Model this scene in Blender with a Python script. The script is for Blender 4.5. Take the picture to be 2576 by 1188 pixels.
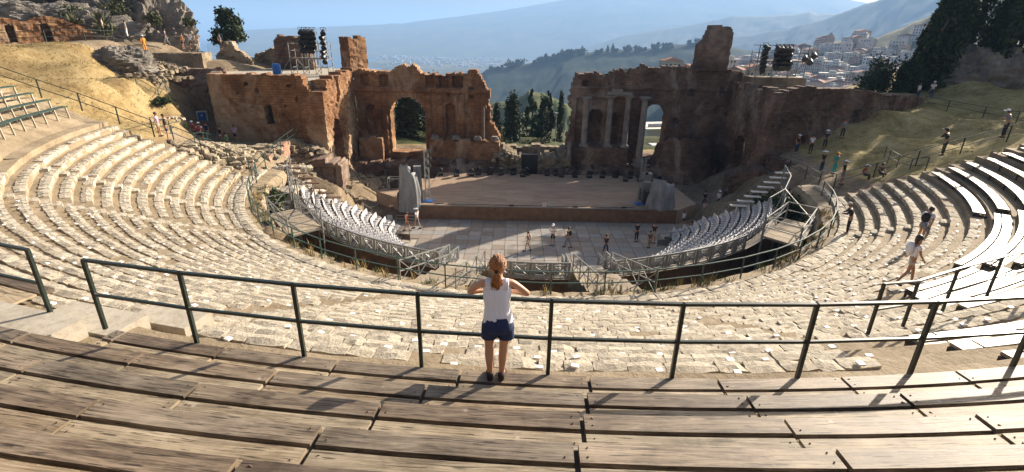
import bpy, bmesh, math, random
import numpy as np
from mathutils import Vector, Matrix, noise

rad = math.radians
random.seed(7)
rng = np.random.default_rng(7)
for o in list(bpy.data.objects):
    bpy.data.objects.remove(o)
scene = bpy.context.scene
COL = scene.collection

# ------------------------------------------------------------------ camera
# world: origin = centre of the orchestra floor, +Y towards the stage building, metres
CAM = Vector((-1.7, -36.9, 15.2))
PITCH, ROLL = rad(21.87), rad(1.14)
fwd = Vector((0, math.cos(PITCH), -math.sin(PITCH)))
upv = Vector((0, math.sin(PITCH), math.cos(PITCH)))
rgt = Vector((1, 0, 0))
ax = rgt * math.cos(ROLL) + upv * math.sin(ROLL)
ay = upv * math.cos(ROLL) - rgt * math.sin(ROLL)
cam_data = bpy.data.cameras.new('camera')
cam = bpy.data.objects.new('camera', cam_data)
COL.objects.link(cam)
cam.matrix_world = Matrix(((ax.x, ay.x, -fwd.x, CAM.x), (ax.y, ay.y, -fwd.y, CAM.y), (ax.z, ay.z, -fwd.z, CAM.z), (0, 0, 0, 1)))
cam_data.sensor_width = 36
cam_data.lens = 36 * 1266 / 2576
cam_data.clip_start = 0.1
cam_data.clip_end = 90000
scene.camera = cam

# ------------------------------------------------------------------ sky, sun, exposure
SUN_AZ, SUN_EL = rad(50.8), rad(24.5)      # azimuth to the right of +Y
HAZE_D = 1.75e-4
world = bpy.data.worlds.new('World')
scene.world = world
world.use_nodes = True
wn = world.node_tree.nodes
wl = world.node_tree.links
bg = wn['Background']
sky = wn.new('ShaderNodeTexSky')
sky.sky_type = 'NISHITA'
sky.sun_disc = False
sky.sun_elevation = SUN_EL
sky.sun_rotation = SUN_AZ
sky.altitude = 200
sky.air_density = 0.8
sky.dust_density = 6.0
wl.new(sky.outputs[0], bg.inputs[0])
bg.inputs[1].default_value = 0.06
sd = bpy.data.lights.new('sun', 'SUN')
sd.energy = 5.0
sd.angle = rad(0.5)
sd.color = (1.0, 0.89, 0.74)
sun = bpy.data.objects.new('sun', sd)
COL.objects.link(sun)
sdir = Vector((math.sin(SUN_AZ) * math.cos(SUN_EL), math.cos(SUN_AZ) * math.cos(SUN_EL), math.sin(SUN_EL)))
sun.rotation_euler = sdir.to_track_quat('Z', 'Y').to_euler()
sun.location = (60, 60, 60)
scene.view_settings.view_transform = 'Standard'
scene.view_settings.look = 'None'
scene.view_settings.exposure = 1.45
scene.view_settings.gamma = 1
scene.view_settings.use_curve_mapping = False
scene.render.engine = 'CYCLES'
scene.render.resolution_x = 1024
scene.render.resolution_y = 472

# ------------------------------------------------------------------ helpers: objects
def props(o, label=None, cat=None, group=None, kind=None):
    if label: o['label'] = label
    if cat: o['category'] = cat
    if group: o['group'] = group
    if kind: o['kind'] = kind
    return o

def wmat(o):
    m = o.matrix_basis.copy()
    while o.parent:
        o = o.parent
        m = o.matrix_basis @ m
    return m

def thing(name, label, cat, loc=(0, 0, 0), rotz=0.0, group=None):
    o = bpy.data.objects.new(name, None)
    o.empty_display_size = 0.3
    COL.objects.link(o)
    o.location = loc
    o.rotation_euler = (0, 0, rotz)
    return props(o, label, cat, group)

def mesh_from(name, v, f, mats=(), mi=None, uv=None, smooth=False):
    me = bpy.data.meshes.new(name)
    v = np.asarray(v, dtype=np.float32).reshape(-1, 3)
    if isinstance(f, np.ndarray):
        f = f.tolist()
    me.from_pydata(v.tolist(), [], f)
    if not isinstance(mats, (list, tuple)): mats = [mats]
    for m in mats: me.materials.append(m)
    if mi is not None: me.polygons.foreach_set('material_index', mi)
    if uv is not None:
        l = me.uv_layers.new(name='UVMap')
        l.data.foreach_set('uv', np.asarray(uv, dtype=np.float32).ravel())
    if smooth: me.polygons.foreach_set('use_smooth', [True] * len(me.polygons))
    me.update()
    return me

def obj(name, me, parent=None, world=True):
    o = bpy.data.objects.new(name, me)
    COL.objects.link(o)
    if parent is not None:
        o.parent = parent
        if world: o.matrix_basis = wmat(parent).inverted()
    return o

class MB:
    """collects shapes, builds them as one mesh"""
    def __init__(s): s.v = []; s.f = []; s.m = []
    def add(s, vs, fs, mi=0):
        b = len(s.v)
        s.v += [tuple(p) for p in vs]
        s.f += [tuple(i + b for i in q) for q in fs]
        s.m += [mi] * len(fs)
        return s
    def box(s, c, d, rz=0.0, mi=0, M=None, taper=1.0):
        cx, cy, cz = c; dx, dy, dz = d[0] / 2, d[1] / 2, d[2] / 2
        vs = []
        for z, k in ((-dz, 1.0), (dz, taper)):
            for x, y in ((-dx, -dy), (dx, -dy), (dx, dy), (-dx, dy)):
                vs.append((x * k, y * k, z))
        if M is None:
            ca, sa = math.cos(rz), math.sin(rz)
            vs = [(cx + x * ca - y * sa, cy + x * sa + y * ca, cz + z) for x, y, z in vs]
        else:
            vs = [tuple(M @ Vector(p) + Vector(c)) for p in vs]
        s.add(vs, [(3, 2, 1, 0), (4, 5, 6, 7), (0, 1, 5, 4), (1, 2, 6, 5), (2, 3, 7, 6), (3, 0, 4, 7)], mi)
        return s
    def bar(s, a, b, w=0.05, h=None, mi=0):
        a = Vector(a); b = Vector(b); h = h or w
        d = (b - a)
        L = d.length
        if L < 1e-6: return s
        q = d.to_track_quat('Y', 'Z').to_matrix()
        return s.box((a + b) / 2, (w, L, h), M=q, mi=mi)
    def tube(s, pts, r, n=8, mi=0, caps=True):
        pts = [Vector(p) for p in pts]
        if not isinstance(r, (list, tuple)): r = [r] * len(pts)
        b = len(s.v); vs = []
        for i, p in enumerate(pts):
            d = (pts[min(i + 1, len(pts) - 1)] - pts[max(i - 1, 0)])
            q = d.to_track_quat('Z', 'Y').to_matrix() if d.length > 1e-6 else Matrix.Identity(3)
            for k in range(n):
                t = 2 * math.pi * k / n
                vs.append(tuple(p + q @ Vector((math.cos(t) * r[i], math.sin(t) * r[i], 0))))
        fs = []
        for i in range(len(pts) - 1):
            for k in range(n):
                a0 = i * n + k; a1 = i * n + (k + 1) % n
                fs.append((a0, a1, a1 + n, a0 + n))
        if caps:
            fs.append(tuple(reversed(range(n))))
            fs.append(tuple(range((len(pts) - 1) * n, len(pts) * n)))
        s.add(vs, fs, mi)
        return s
    def build(s, name, mats, parent=None, smooth=False, world=True):
        return obj(name, mesh_from(name, s.v, s.f, mats, s.m, smooth=smooth), parent, world)

def P(R, az, z=0.0):
    a = rad(az)
    return Vector((R * math.cos(a), R * math.sin(a), z))

def join_copies(variants, places):
    """variants: list of (verts Nx3, faces list); places: (variant, Matrix4) -> joined arrays"""
    V = []; F = []; off = 0
    for vi, M in places:
        v, f = variants[vi]
        m = np.array(M)
        V.append(v @ m[:3, :3].T + m[:3, 3])
        F += [tuple(i + off for i in q) for q in f]
        off += len(v)
    return (np.concatenate(V) if V else np.zeros((0, 3))), F

def scatter(name, parent, variants, places, mat, limit=300, stuff='stuff_', pose=True):
    """the `limit` nearest to the camera as single objects that share meshes, the rest joined"""
    places = sorted(places, key=lambda p: (p[1].translation - CAM).length)
    meshes = [mesh_from(name, v, f, mat) for v, f in variants]
    inv = wmat(parent).inverted() if parent is not None else Matrix.Identity(4)
    out = []
    for vi, M in places[:limit]:
        o = bpy.data.objects.new(name, meshes[vi])
        COL.objects.link(o)
        if parent is not None: o.parent = parent
        o.matrix_basis = inv @ M
        out.append(o)
    if len(places) > limit:
        v, f = join_copies(variants, places[limit:])
        o = obj(stuff, mesh_from(stuff, v, f, mat), parent)
        o['kind'] = 'stuff'
    return out

def copy_tree(o, parent=None):
    c = o.copy()
    COL.objects.link(c)
    c.parent = parent
    for ch in [k for k in bpy.data.objects if k.parent == o]:
        copy_tree(ch, c)
    return c

# ------------------------------------------------------------------ helpers: materials
def new_mat(name):
    m = bpy.data.materials.new(name)
    m.use_nodes = True
    nt = m.node_tree
    return m, nt, nt.nodes['Principled BSDF']

def N(nt, t, **k):
    n = nt.nodes.new('ShaderNode' + t)
    for a, b in k.items():
        if a in n.inputs: n.inputs[a].default_value = b
        else: setattr(n, a, b)
    return n

def ramp(nt, fac, stops):
    r = nt.nodes.new('ShaderNodeValToRGB')
    e = r.color_ramp.elements
    while len(e) < len(stops): e.new(0.5)
    for i, (p, c) in enumerate(stops):
        e[i].position = p
        e[i].color = (*c, 1)
    nt.links.new(fac, r.inputs[0])
    return r.outputs[0]

def mixc(nt, fac, a, b, mode='MIX'):
    m = nt.nodes.new('ShaderNodeMix')
    m.data_type = 'RGBA'; m.blend_type = mode
    for i, x in ((0, fac), (6, a), (7, b)):
        if isinstance(x, (int, float)): m.inputs[i].default_value = x
        elif isinstance(x, tuple): m.inputs[i].default_value = (*x, 1)
        else: nt.links.new(x, m.inputs[i])
    return m.outputs[2]

def coords(nt, scale=(1, 1, 1), src='POS', rot=(0, 0, 0)):
    if src == 'POS': o = nt.nodes.new('ShaderNodeNewGeometry').outputs['Position']
    elif src == 'UV': o = nt.nodes.new('ShaderNodeTexCoord').outputs['UV']
    else: o = nt.nodes.new('ShaderNodeTexCoord').outputs['Object']
    mp = nt.nodes.new('ShaderNodeMapping')
    mp.inputs['Scale'].default_value = scale
    mp.inputs['Rotation'].default_value = rot
    nt.links.new(o, mp.inputs[0])
    return mp.outputs[0]

def noise_tex(nt, vec, scale, detail=5, rough=0.6, dist=0.0):
    n = N(nt, 'TexNoise', Scale=scale, Detail=detail, Roughness=rough, Distortion=dist)
    nt.links.new(vec, n.inputs['Vector'])
    return n.outputs[0]

def bump(nt, bs, h, strength=0.5, dist=0.05):
    b = N(nt, 'Bump', Strength=strength, Distance=dist)
    nt.links.new(h, b.inputs['Height'])
    nt.links.new(b.outputs[0], bs.inputs['Normal'])

def rand_src(nt):
    a = nt.nodes.new('ShaderNodeObjectInfo').outputs['Random']
    b = nt.nodes.new('ShaderNodeNewGeometry').outputs['Random Per Island']
    m = N(nt, 'Math', operation='ADD')
    nt.links.new(a, m.inputs[0]); nt.links.new(b, m.inputs[1])
    f = N(nt, 'Math', operation='FRACT')
    nt.links.new(m.outputs[0], f.inputs[0])
    return f.outputs[0]

def plain(name, c, rough=0.6, metal=0.0, var=0.12, scale=6.0, spec=0.5, bmp=0.0):
    m, nt, b = new_mat(name)
    v = noise_tex(nt, coords(nt), scale)
    c2 = tuple(x * (1 - var * 2) for x in c); c3 = tuple(min(1, x * (1 + var)) for x in c)
    nt.links.new(ramp(nt, v, [(0.3, c2), (0.7, c3)]), b.inputs['Base Color'])
    b.inputs['Roughness'].default_value = rough
    b.inputs['Metallic'].default_value = metal
    b.inputs['Specular IOR Level'].default_value = spec
    if bmp: bump(nt, b, v, bmp, 0.02)
    return m

def rocky(name, cols, scale=1.0, fine=14.0, per=0.35, rough=0.9, bs=0.7, bd=0.05, stretch=(1, 1, 1), island=True, soil=None, dark=None):
    """earth, stone: broad patches x fine grain x tint of each piece"""
    m, nt, b = new_mat(name)
    vec = coords(nt, stretch)
    n1 = noise_tex(nt, vec, scale, 6, 0.62)
    c = ramp(nt, n1, [(0.28 + 0.44 * i / (len(cols) - 1), q) for i, q in enumerate(cols)])
    n2 = noise_tex(nt, vec, fine, 6, 0.72)
    g = ramp(nt, n2, [(0.3, (0.62, 0.60, 0.56)), (0.55, (1, 1, 1)), (0.75, (1.0, 1.0, 1.0))])
    c = mixc(nt, 0.8, c, g, 'MULTIPLY')
    if island:
        t = ramp(nt, rand_src(nt), [(0.0, (1 - per, 1 - per, 1 - per * 1.1)), (1.0, (1.0, 0.99, 0.97))])
        c = mixc(nt, 1.0, c, t, 'MULTIPLY')
    if dark:
        n3 = noise_tex(nt, vec, dark[0], 4, 0.7)
        k = ramp(nt, n3, [(dark[1], (0, 0, 0)), (dark[1] + 0.12, (1, 1, 1))])
        c = mixc(nt, k, c, dark[2])
    nt.links.new(c, b.inputs['Base Color'])
    b.inputs['Roughness'].default_value = rough
    b.inputs['Specular IOR Level'].default_value = 0.25
    bump(nt, b, n2, bs, bd)
    return m

MAT = {}
MAT['stone'] = rocky('pale_limestone', [(.38, .325, .245), (.48, .42, .33), (.58, .52, .42)], 0.9, 11, 0.12, bs=0.9, dark=(5.0, 0.64, (.24, .19, .13)))
MAT['stone_rough'] = rocky('rough_limestone', [(.30, .245, .17), (.40, .335, .24), (.50, .43, .32)], 0.9, 11, 0.22, bs=1.0, dark=(5.0, 0.60, (.19, .145, .095)))
MAT['earth'] = rocky('trodden_earth', [(.19, .145, .09), (.27, .21, .135), (.36, .285, .195)], 0.7, 7, island=False, bs=0.6, bd=0.06)
MAT['rubble'] = rocky('old_rubble', [(.17, .125, .085), (.29, .23, .16), (.42, .35, .26)], 0.6, 4, 0.4, bs=0.9, bd=0.12)
MAT['rock'] = rocky('grey_rock', [(.10, .085, .075), (.22, .195, .165), (.38, .34, .29)], 0.35, 2.2, island=False, bs=1.0, bd=0.35, dark=(0.5, 0.6, (.07, .075, .04)))

def brick_mat(name, a, b_, c_, pale):
    m, nt, b = new_mat(name)
    pos = coords(nt)
    n1 = noise_tex(nt, pos, 0.33, 6, 0.65, 0.4)
    c = ramp(nt, n1, [(0.30, a), (0.5, b_), (0.68, c_)])
    # thin horizontal courses
    n2 = noise_tex(nt, coords(nt, (1.2, 1.2, 7.0)), 1.6, 5, 0.7)
    c = mixc(nt, 0.75, c, ramp(nt, n2, [(0.30, (.50, .46, .44)), (0.5, (.95, .93, .9)), (0.72, (1.0, 1.0, 1.0))]), 'MULTIPLY')
    # courses of bricks and the larger repair blocks, seen on walls that run in any direction
    sp_ = nt.nodes.new('ShaderNodeSeparateXYZ'); nt.links.new(pos, sp_.inputs[0])
    ad_ = N(nt, 'Math', operation='ADD'); nt.links.new(sp_.outputs[0], ad_.inputs[0]); nt.links.new(sp_.outputs[1], ad_.inputs[1])
    cb_ = nt.nodes.new('ShaderNodeCombineXYZ'); nt.links.new(ad_.outputs[0], cb_.inputs[0]); nt.links.new(sp_.outputs[2], cb_.inputs[1])
    bt_ = nt.nodes.new('ShaderNodeTexBrick'); nt.links.new(cb_.outputs[0], bt_.inputs['Vector'])
    for k_, v_ in {'Scale': 1.0, 'Brick Width': .62, 'Row Height': .23, 'Mortar Size': .028, 'Bias': -.1}.items(): bt_.inputs[k_].default_value = v_
    bt_.inputs['Color1'].default_value = (.66, .62, .60, 1); bt_.inputs['Color2'].default_value = (1.12, 1.08, 1.0, 1); bt_.inputs['Mortar'].default_value = (.48, .46, .44, 1)
    c = mixc(nt, 0.62, c, bt_.outputs['Color'], 'MULTIPLY')
    n3 = noise_tex(nt, coords(nt, (1, 1, .55)), 0.22, 5, 0.7, 0.6)
    c = mixc(nt, ramp(nt, n3, [(0.52, (0, 0, 0)), (0.66, (.85, .85, .85))]), c, pale)
    n4 = noise_tex(nt, pos, 2.6, 4, 0.75)
    c = mixc(nt, ramp(nt, n4, [(0.62, (0, 0, 0)), (0.72, (.7, .7, .7))]), c, (.045, .03, .024))
    nt.links.new(c, b.inputs['Base Color'])
    b.inputs['Roughness'].default_value = 0.92
    b.inputs['Specular IOR Level'].default_value = 0.2
    bump(nt, b, n2, 0.9, 0.12)
    return m
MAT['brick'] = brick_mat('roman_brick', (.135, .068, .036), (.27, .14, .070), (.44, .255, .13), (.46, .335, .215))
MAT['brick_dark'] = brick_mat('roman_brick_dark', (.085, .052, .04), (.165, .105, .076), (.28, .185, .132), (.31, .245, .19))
MAT['marble'] = rocky('column_marble', [(.15, .135, .12), (.23, .205, .18), (.31, .28, .245)], 1.5, 8, 0.1, bs=0.3)

def wood_mat(name, lo, mid, hi, rough, spec):
    m, nt, b = new_mat(name)
    rnd = rand_src(nt)
    uv = coords(nt, (0.55, 9.0, 1), 'UV')
    add = N(nt, 'VectorMath', operation='ADD')
    cx = N(nt, 'CombineXYZ')
    mu = N(nt, 'Math', operation='MULTIPLY'); mu.inputs[1].default_value = 37.0
    nt.links.new(rnd, mu.inputs[0]); nt.links.new(mu.outputs[0], cx.inputs[0]); nt.links.new(mu.outputs[0], cx.inputs[1])
    nt.links.new(uv, add.inputs[0]); nt.links.new(cx.outputs[0], add.inputs[1])
    g = noise_tex(nt, add.outputs[0], 2.2, 7, 0.68, 1.2)
    c = ramp(nt, g, [(0.34, lo), (0.47, mid), (0.62, hi)])
    st_ = noise_tex(nt, coords(nt), 2.6, 6, 0.7, 0.8)
    c = mixc(nt, 0.75, c, ramp(nt, st_, [(0.32, (.50, .47, .45)), (0.47, (.92, .91, .90)), (0.68, (1.14, 1.12, 1.08))]), 'MULTIPLY')
    g2 = noise_tex(nt, coords(nt, (1, 1, 1)), 1.5, 5, 0.6)
    c = mixc(nt, ramp(nt, g2, [(0.45, (0, 0, 0)), (0.72, (.55, .55, .55))]), c, tuple(min(1, x * 1.25 + .03) for x in hi))
    uv2 = coords(nt, (1.1, 60.0, 1), 'UV')
    ad2 = N(nt, 'VectorMath', operation='ADD'); nt.links.new(uv2, ad2.inputs[0]); nt.links.new(cx.outputs[0], ad2.inputs[1])
    g4 = noise_tex(nt, ad2.outputs[0], 1.6, 5, 0.7, 0.4)
    c = mixc(nt, 0.85, c, ramp(nt, g4, [(0.34, (.55, .52, .5)), (0.5, (.95, .93, .9)), (0.68, (1.12, 1.1, 1.06))]), 'MULTIPLY')
    # dark cracks along the grain
    g3 = noise_tex(nt, add.outputs[0], 5.5, 4, 0.5, 0.3)
    c = mixc(nt, ramp(nt, g3, [(0.585, (0, 0, 0)), (0.64, (.85, .85, .85))]), c, tuple(x * .3 for x in lo))
    # knots and lichen spots
    vo = N(nt, 'TexVoronoi', Scale=3.3)
    nt.links.new(coords(nt), vo.inputs['Vector'])
    c = mixc(nt, ramp(nt, vo.outputs['Distance'], [(0.02, (.6, .6, .6)), (0.10, (0, 0, 0))]), c, (.46, .42, .35))
    t = ramp(nt, rnd, [(0.0, (.66, .62, .60)), (0.3, (.98, .93, .87)), (.55, (.80, .82, .83)), (.8, (1.12, 1.1, 1.06)), (1.0, (1.3, 1.28, 1.22))])
    c = mixc(nt, 1.0, c, t, 'MULTIPLY')
    nt.links.new(c, b.inputs['Base Color'])
    b.inputs['Specular IOR Level'].default_value = spec
    r = N(nt, 'MapRange'); r.inputs['To Min'].default_value = rough - .08; r.inputs['To Max'].default_value = rough + .14
    nt.links.new(g, r.inputs[0]); nt.links.new(r.outputs[0], b.inputs['Roughness'])
    bump(nt, b, g, 0.55, 0.008)
    return m
MAT['wood_seat'] = wood_mat('weathered_seat_plank', (.062, .046, .033), (.145, .112, .081), (.27, .22, .165), 0.58, 0.34)
MAT['wood_foot'] = wood_mat('weathered_foot_board', (.12, .094, .063), (.245, .197, .136), (.38, .318, .23), 0.62, 0.3)
MAT['wood_pale'] = wood_mat('pale_seat_plank', (.20, .16, .115), (.31, .26, .195), (.42, .37, .29), 0.5, 0.5)  # paler copy of the plank wood, sun glare put into its colour
MAT['under'] = plain('dark_underframe', (.05, .035, .025), 0.8)
MAT['green_metal'] = plain('dark_green_paint', (.012, .022, .017), 0.38, 0.0, 0.25, 18)
MAT['green_rail'] = plain('worn_green_paint', (.028, .062, .048), 0.40, 0.0, 0.2, 9)
MAT['galv'] = plain('galvanised_steel', (.23, .23, .215), 0.5, 0.3, 0.12, 12)
MAT['rust'] = plain('rusty_brown_steel', (.15, .085, .05), 0.6, 0.2, 0.25, 6)
MAT['black'] = plain('black_casing', (.012, .012, .013), 0.5, 0.0, 0.1)
MAT['white'] = plain('white_plastic', (.50, .485, .48), 0.35, 0.0, 0.05)
MAT['tile'] = plain('white_number_tile', (.74, .72, .68), 0.55, 0.0, 0.08, 3)
MAT['plaster'] = plain('pale_plaster', (.62, .58, .50), 0.85, 0.0, 0.1, 1.5)
MAT['concrete'] = rocky('pale_concrete', [(.34, .30, .24), (.44, .39, .31)], 0.8, 8, island=False, bs=0.2)
MAT['shroud'] = rocky('grey_tarpaulin', [(.15, .15, .155), (.22, .22, .22), (.27, .27, .265)], 1.6, 3, island=False, rough=.6, bs=0.9, bd=0.12, stretch=(1, 1, .35))
MAT['blue'] = plain('blue_plastic', (.02, .13, .42), 0.5)
MAT['leafdark'] = rocky('dark_foliage', [(.022, .038, .014), (.045, .068, .022), (.075, .10, .035)], 0.8, 5, 0.55, rough=0.75, bs=0.0)
MAT['leafmid'] = rocky('mid_foliage', [(.04, .07, .018), (.075, .115, .03), (.12, .15, .05)], 0.8, 5, 0.5, rough=0.75, bs=0.0)
MAT['leafolive'] = rocky('olive_foliage', [(.07, .08, .035), (.12, .13, .06), (.17, .17, .09)], 0.8, 5, 0.5, rough=0.75, bs=0.0)
MAT['straw'] = rocky('dry_grass', [(.24, .17, .06), (.36, .27, .11), (.46, .36, .17)], 1.0, 6, 0.4, bs=0.0)
MAT['bark'] = rocky('bark', [(.08, .055, .04), (.13, .10, .07)], 2, 9, island=False)
MAT['rooftile'] = rocky('terracotta_roof', [(.26, .12, .07), (.36, .18, .11)], 0.8, 3, 0.3)
MAT['glass'] = plain('dark_window', (.03, .035, .045), 0.15)
MAT['yellow'] = plain('yellow_paint', (.65, .48, .03), 0.6)
MAT['orange'] = plain('orange_cloth', (.75, .27, .01), 0.8)

# ------------------------------------------------------------------ ground
CTRL = np.array([
 (-45.8,8.7,13.4),(-43.4,12.1,13.7),(-43.5,16.5,13.9),(-32.9,0.5,11.6),(-33.2,4.6,11.3),(-30.4,6.2,9.6),(-27.6,1.5,8.8),(-27.6,-2.6,9.4),(-32.9,-2.7,11.9),
 (-53,17,13.7),(-46.8,19.2,13.8),(-50.1,14.7,13.4),(-48.6,16.8,13.5),(-52.5,11,13.4),(-56,14,13.6),(-63,28,17),(-55.6,31.1,17),(-39.8,20.8,11.8),(-37.3,24.2,11.8),(-36.9,30.7,11.4),(-44,24,13.6),(-40,9,12.2),(-38,16,10.9),(-35,9,10.9),(-33,8.6,10.2),
 (-36.5,16.0,8.5),(-33.0,13.0,6.4),(-36,20,10.5),(-33.8,16.5,5.8),(-27.5,9.8,5.3),(-24,9.8,5.2),(-26.5,6.0,5.5),(-28.5,7.6,5.5),(-30.6,9.2,5.6),(-31,11,5.7),(-24.5,1.8,6.4),(-25.9,1.5,6.9),(-26.6,3.0,6.3),(-28.0,5.4,5.8),(-25.2,0,7.3),(-29.3,6.8,5.7),(-22.6,5,6.0),(-22.4,9.2,5.7),(-20.6,9.8,5.0),(-26,13,5),(-26,18,5),
 (-21,7.3,3.7),(-19,2,4.6),(-18.5,-3,5.3),(-18.1,4.4,2.6),(-17.2,7,1.6),(-15.5,7.3,.6),(-14,10,.2),(-18.6,12,1.3),(-21,14,2.0),(-22,15.6,2.9),(-17,16,.6),(-14,17,.6),
 (24,8.6,5.6),(26,9.4,6.0),(30.3,10.8,8.0),(33.5,12,9.2),(23,4.5,5.3),(22.8,.9,5.4),(25,1.6,5.7),(28.2,9.6,7.0),(26.8,4.9,6.5),(33.3,7.4,7.3),(42.1,12.1,8.5),(39.6,14.6,9.0),(40.3,5.5,8.4),(32.8,-3.4,9.6),(29,-2,8.4),
 (20.8,8.5,3.9),(19,10.5,1.4),(18,7,1.5),(17.8,3,2.4),(18.8,-1.5,4.6),(18,13,.6),(16.5,9,.2),(21,12,3.0),(16,15,.4),(17,18,.8),
 (41,21,9.7),(50,24,11.7),(56,24,12.3),(53,20,10.6),(60,10,13),(50,-5,14.5),(62,30,15),(45,0,12),
 (0,21,1.4),(-4,22,1.6),(5,22,1.6),(0,25,2.1),(-4,26,2.2),(4,26,2.2),(0,33,1.0),(-15,24,2.4),(-12,30,1.8),(22,42,-3.2),(8,43,-1.0),(-10,45,-3),(20,26,2),(14,24,2.4),(-30,42,7),(-40,36,10.0),(-52,46,9),(0,60,-8),(30,70,-7),(-30,70,-4),(30,34,5),(-25,30,6),(12,34,.5)], dtype=float)
AZ0, AZ1 = -171.0, -14.0

def sstep(a, b, x):
    t = np.clip((x - a) / (b - a), 0, 1)
    return t * t * (3 - 2 * t)

def ground_z(x, y):
    x = np.asarray(x, float); y = np.asarray(y, float)
    sh = x.shape
    x = x.ravel(); y = y.ravel()
    num = np.zeros_like(x); den = np.zeros_like(x)
    for cx, cy, cz in CTRL:
        w = 1.0 / ((x - cx) ** 2 + (y - cy) ** 2 + 0.3) ** 1.9
        num += w * cz; den += w
    z = num / den
    Rr = np.hypot(x, y); az = np.degrees(np.arctan2(y, x))
    az = np.where(az > 150, az - 360, az)
    cone = 5.72 + (np.minimum(Rr, 52) - 20.08) * 0.468
    k = sstep(AZ0 - 9, AZ0 - 1, az) * (1 - sstep(AZ1 + 1, AZ1 + 9, az))
    wcone = np.where(Rr > 19.3, k, 0)
    z = z * (1 - wcone) + (cone - 0.75) * wcone
    inr = (Rr < 18.4) & (y < 1.0)
    z = np.where(inr, -0.06, z)
    box = (np.abs(x) < 15.2) & (y >= 0) & (y < 18.5)
    z = np.where(box, -0.06, z)
    # the hillside falls to the coastal plain
    f = np.maximum(sstep(48, 430, y), sstep(85, 480, np.abs(x) - 0.0))
    f = np.maximum(f, sstep(-70, -500, y) * 0)
    z = z * (1 - f) + (-189.0) * f
    azc = np.degrees(np.arctan2(x - CAM.x, y - CAM.y))
    dist = np.hypot(x, y)
    shore = -15.5 + 2.0 * np.sin(dist / 900.0) + 1.0 * np.sin(dist / 310.0)
    z = np.where((azc < shore) & (dist > 900), -200.0, z)
    return z.reshape(sh)

def grow(a, b, step, far):
    c = list(np.arange(a, b + 1e-6, step))
    s = step; p = b
    while p < far:
        s *= 1.16; p += s; c.append(p)
    s = step; p = a
    lo = []
    while p > -far:
        s *= 1.16; p -= s; lo.append(p)
    return np.array(lo[::-1] + c)

gx = grow(-60, 60, 0.75, 15000)
gy = grow(-52, 48, 0.75, 15000)
GX, GY = np.meshgrid(gx, gy)
GZ = ground_z(GX, GY)
near = (np.abs(GX) < 75) & (np.abs(GY) < 75)
rough_ = np.array([[noise.noise(Vector((x * .35, y * .35, 0))) for x in gx] for y in gy])
rough2 = np.array([[noise.noise(Vector((x * 1.1, y * 1.1, 3))) for x in gx] for y in gy])
flat = (GZ > -0.1) & (GZ < 0.0)
GZ = GZ + np.where(near & ~flat, (rough_ * .28 + rough2 * .12) * np.where((GX < -24) & (GZ > 8.5), .45, 1), 0)
nx_, ny_ = len(gx), len(gy)
gv = np.stack([GX, GY, GZ], -1).reshape(-1, 3)
ii = np.arange(nx_ * ny_).reshape(ny_, nx_)
gf = np.stack([ii[:-1, :-1], ii[:-1, 1:], ii[1:, 1:], ii[1:, :-1]], -1).reshape(-1, 4)

def soil(x, y, z):
    """0 earth, 1 dry yellow grass, 2 olive grass, 3 scrub and fields"""
    k = np.zeros_like(x)
    R_ = np.hypot(x, y)
    k = np.where((x < -24) & (y > -9) & (y < 14 - 0 * x) & (z > 8.1) & (R_ > 26) & (y < -x * .62 - 6.0), 1, k)
    k = np.where((x > 24.3) & (y > -9) & (z > 5.6) & (x < 70), 2, k)
    k = np.where((y > 24) & (x > -30) & (x < 38), 3, k)
    k = np.where(y > 55, 3, k)
    return k
kind_ = soil(GX, GY, GZ).ravel()
gm, nt, bs_ = new_mat('ground_cover')
at = nt.nodes.new('ShaderNodeAttribute'); at.attribute_name = 'soil'
pos = coords(nt)
n1 = noise_tex(nt, pos, 0.45, 7, 0.65, 0.3)
nf = noise_tex(nt, coords(nt, (1, 1.6, 1)), 4.0, 6, 0.75)
earth = ramp(nt, n1, [(0.3, (.15, .11, .075)), (0.5, (.24, .185, .125)), (0.7, (.33, .27, .19))])
yell = ramp(nt, n1, [(0.28, (.15, .105, .05)), (0.40, (.26, .185, .085)), (0.55, (.34, .255, .125)), (0.72, (.40, .315, .17))])
oliv = ramp(nt, n1, [(0.3, (.19, .155, .065)), (0.5, (.34, .275, .12)), (0.7, (.47, .385, .20))])
nb = noise_tex(nt, pos, 0.0035, 8, 0.7, 0.3)
scr = ramp(nt, nb, [(0.32, (.035, .05, .02)), (0.45, (.07, .08, .035)), (0.55, (.14, .13, .08)), (0.62, (.22, .19, .14)), (0.72, (.07, .09, .035))])
def sel(a, b, thr):
    mth = N(nt, 'MapRange'); mth.inputs['From Min'].default_value = thr - .5; mth.inputs['From Max'].default_value = thr + .5
    nt.links.new(at.outputs['Fac'], mth.inputs[0])
    return mixc(nt, mth.outputs[0], a, b)
c = sel(earth, yell, 0.5); c = sel(c, oliv, 1.5); c = sel(c, scr, 2.5)
c = mixc(nt, 0.8, c, ramp(nt, nf, [(0.3, (.55, .52, .46)), (0.55, (1, 1, 1))]), 'MULTIPLY')
c = mixc(nt, 0.7, c, ramp(nt, noise_tex(nt, coords(nt, (1, 2.2, 1)), 1.3, 6, .72, .6), [(0.34, (.50, .46, .38)), (0.48, (.95, .94, .92)), (0.7, (1.08, 1.07, 1.05))]), 'MULTIPLY')
nt.links.new(c, bs_.inputs['Base Color'])
bs_.inputs['Roughness'].default_value = 0.95
bs_.inputs['Specular IOR Level'].default_value = 0.1
bump(nt, bs_, nf, 0.8, 0.09)
me = mesh_from('ground', gv, gf, gm)
a_ = me.attributes.new('soil', 'FLOAT', 'POINT'); a_.data.foreach_set('value', kind_.astype(np.float32))
me.polygons.foreach_set('use_smooth', [True] * len(me.polygons))
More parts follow.
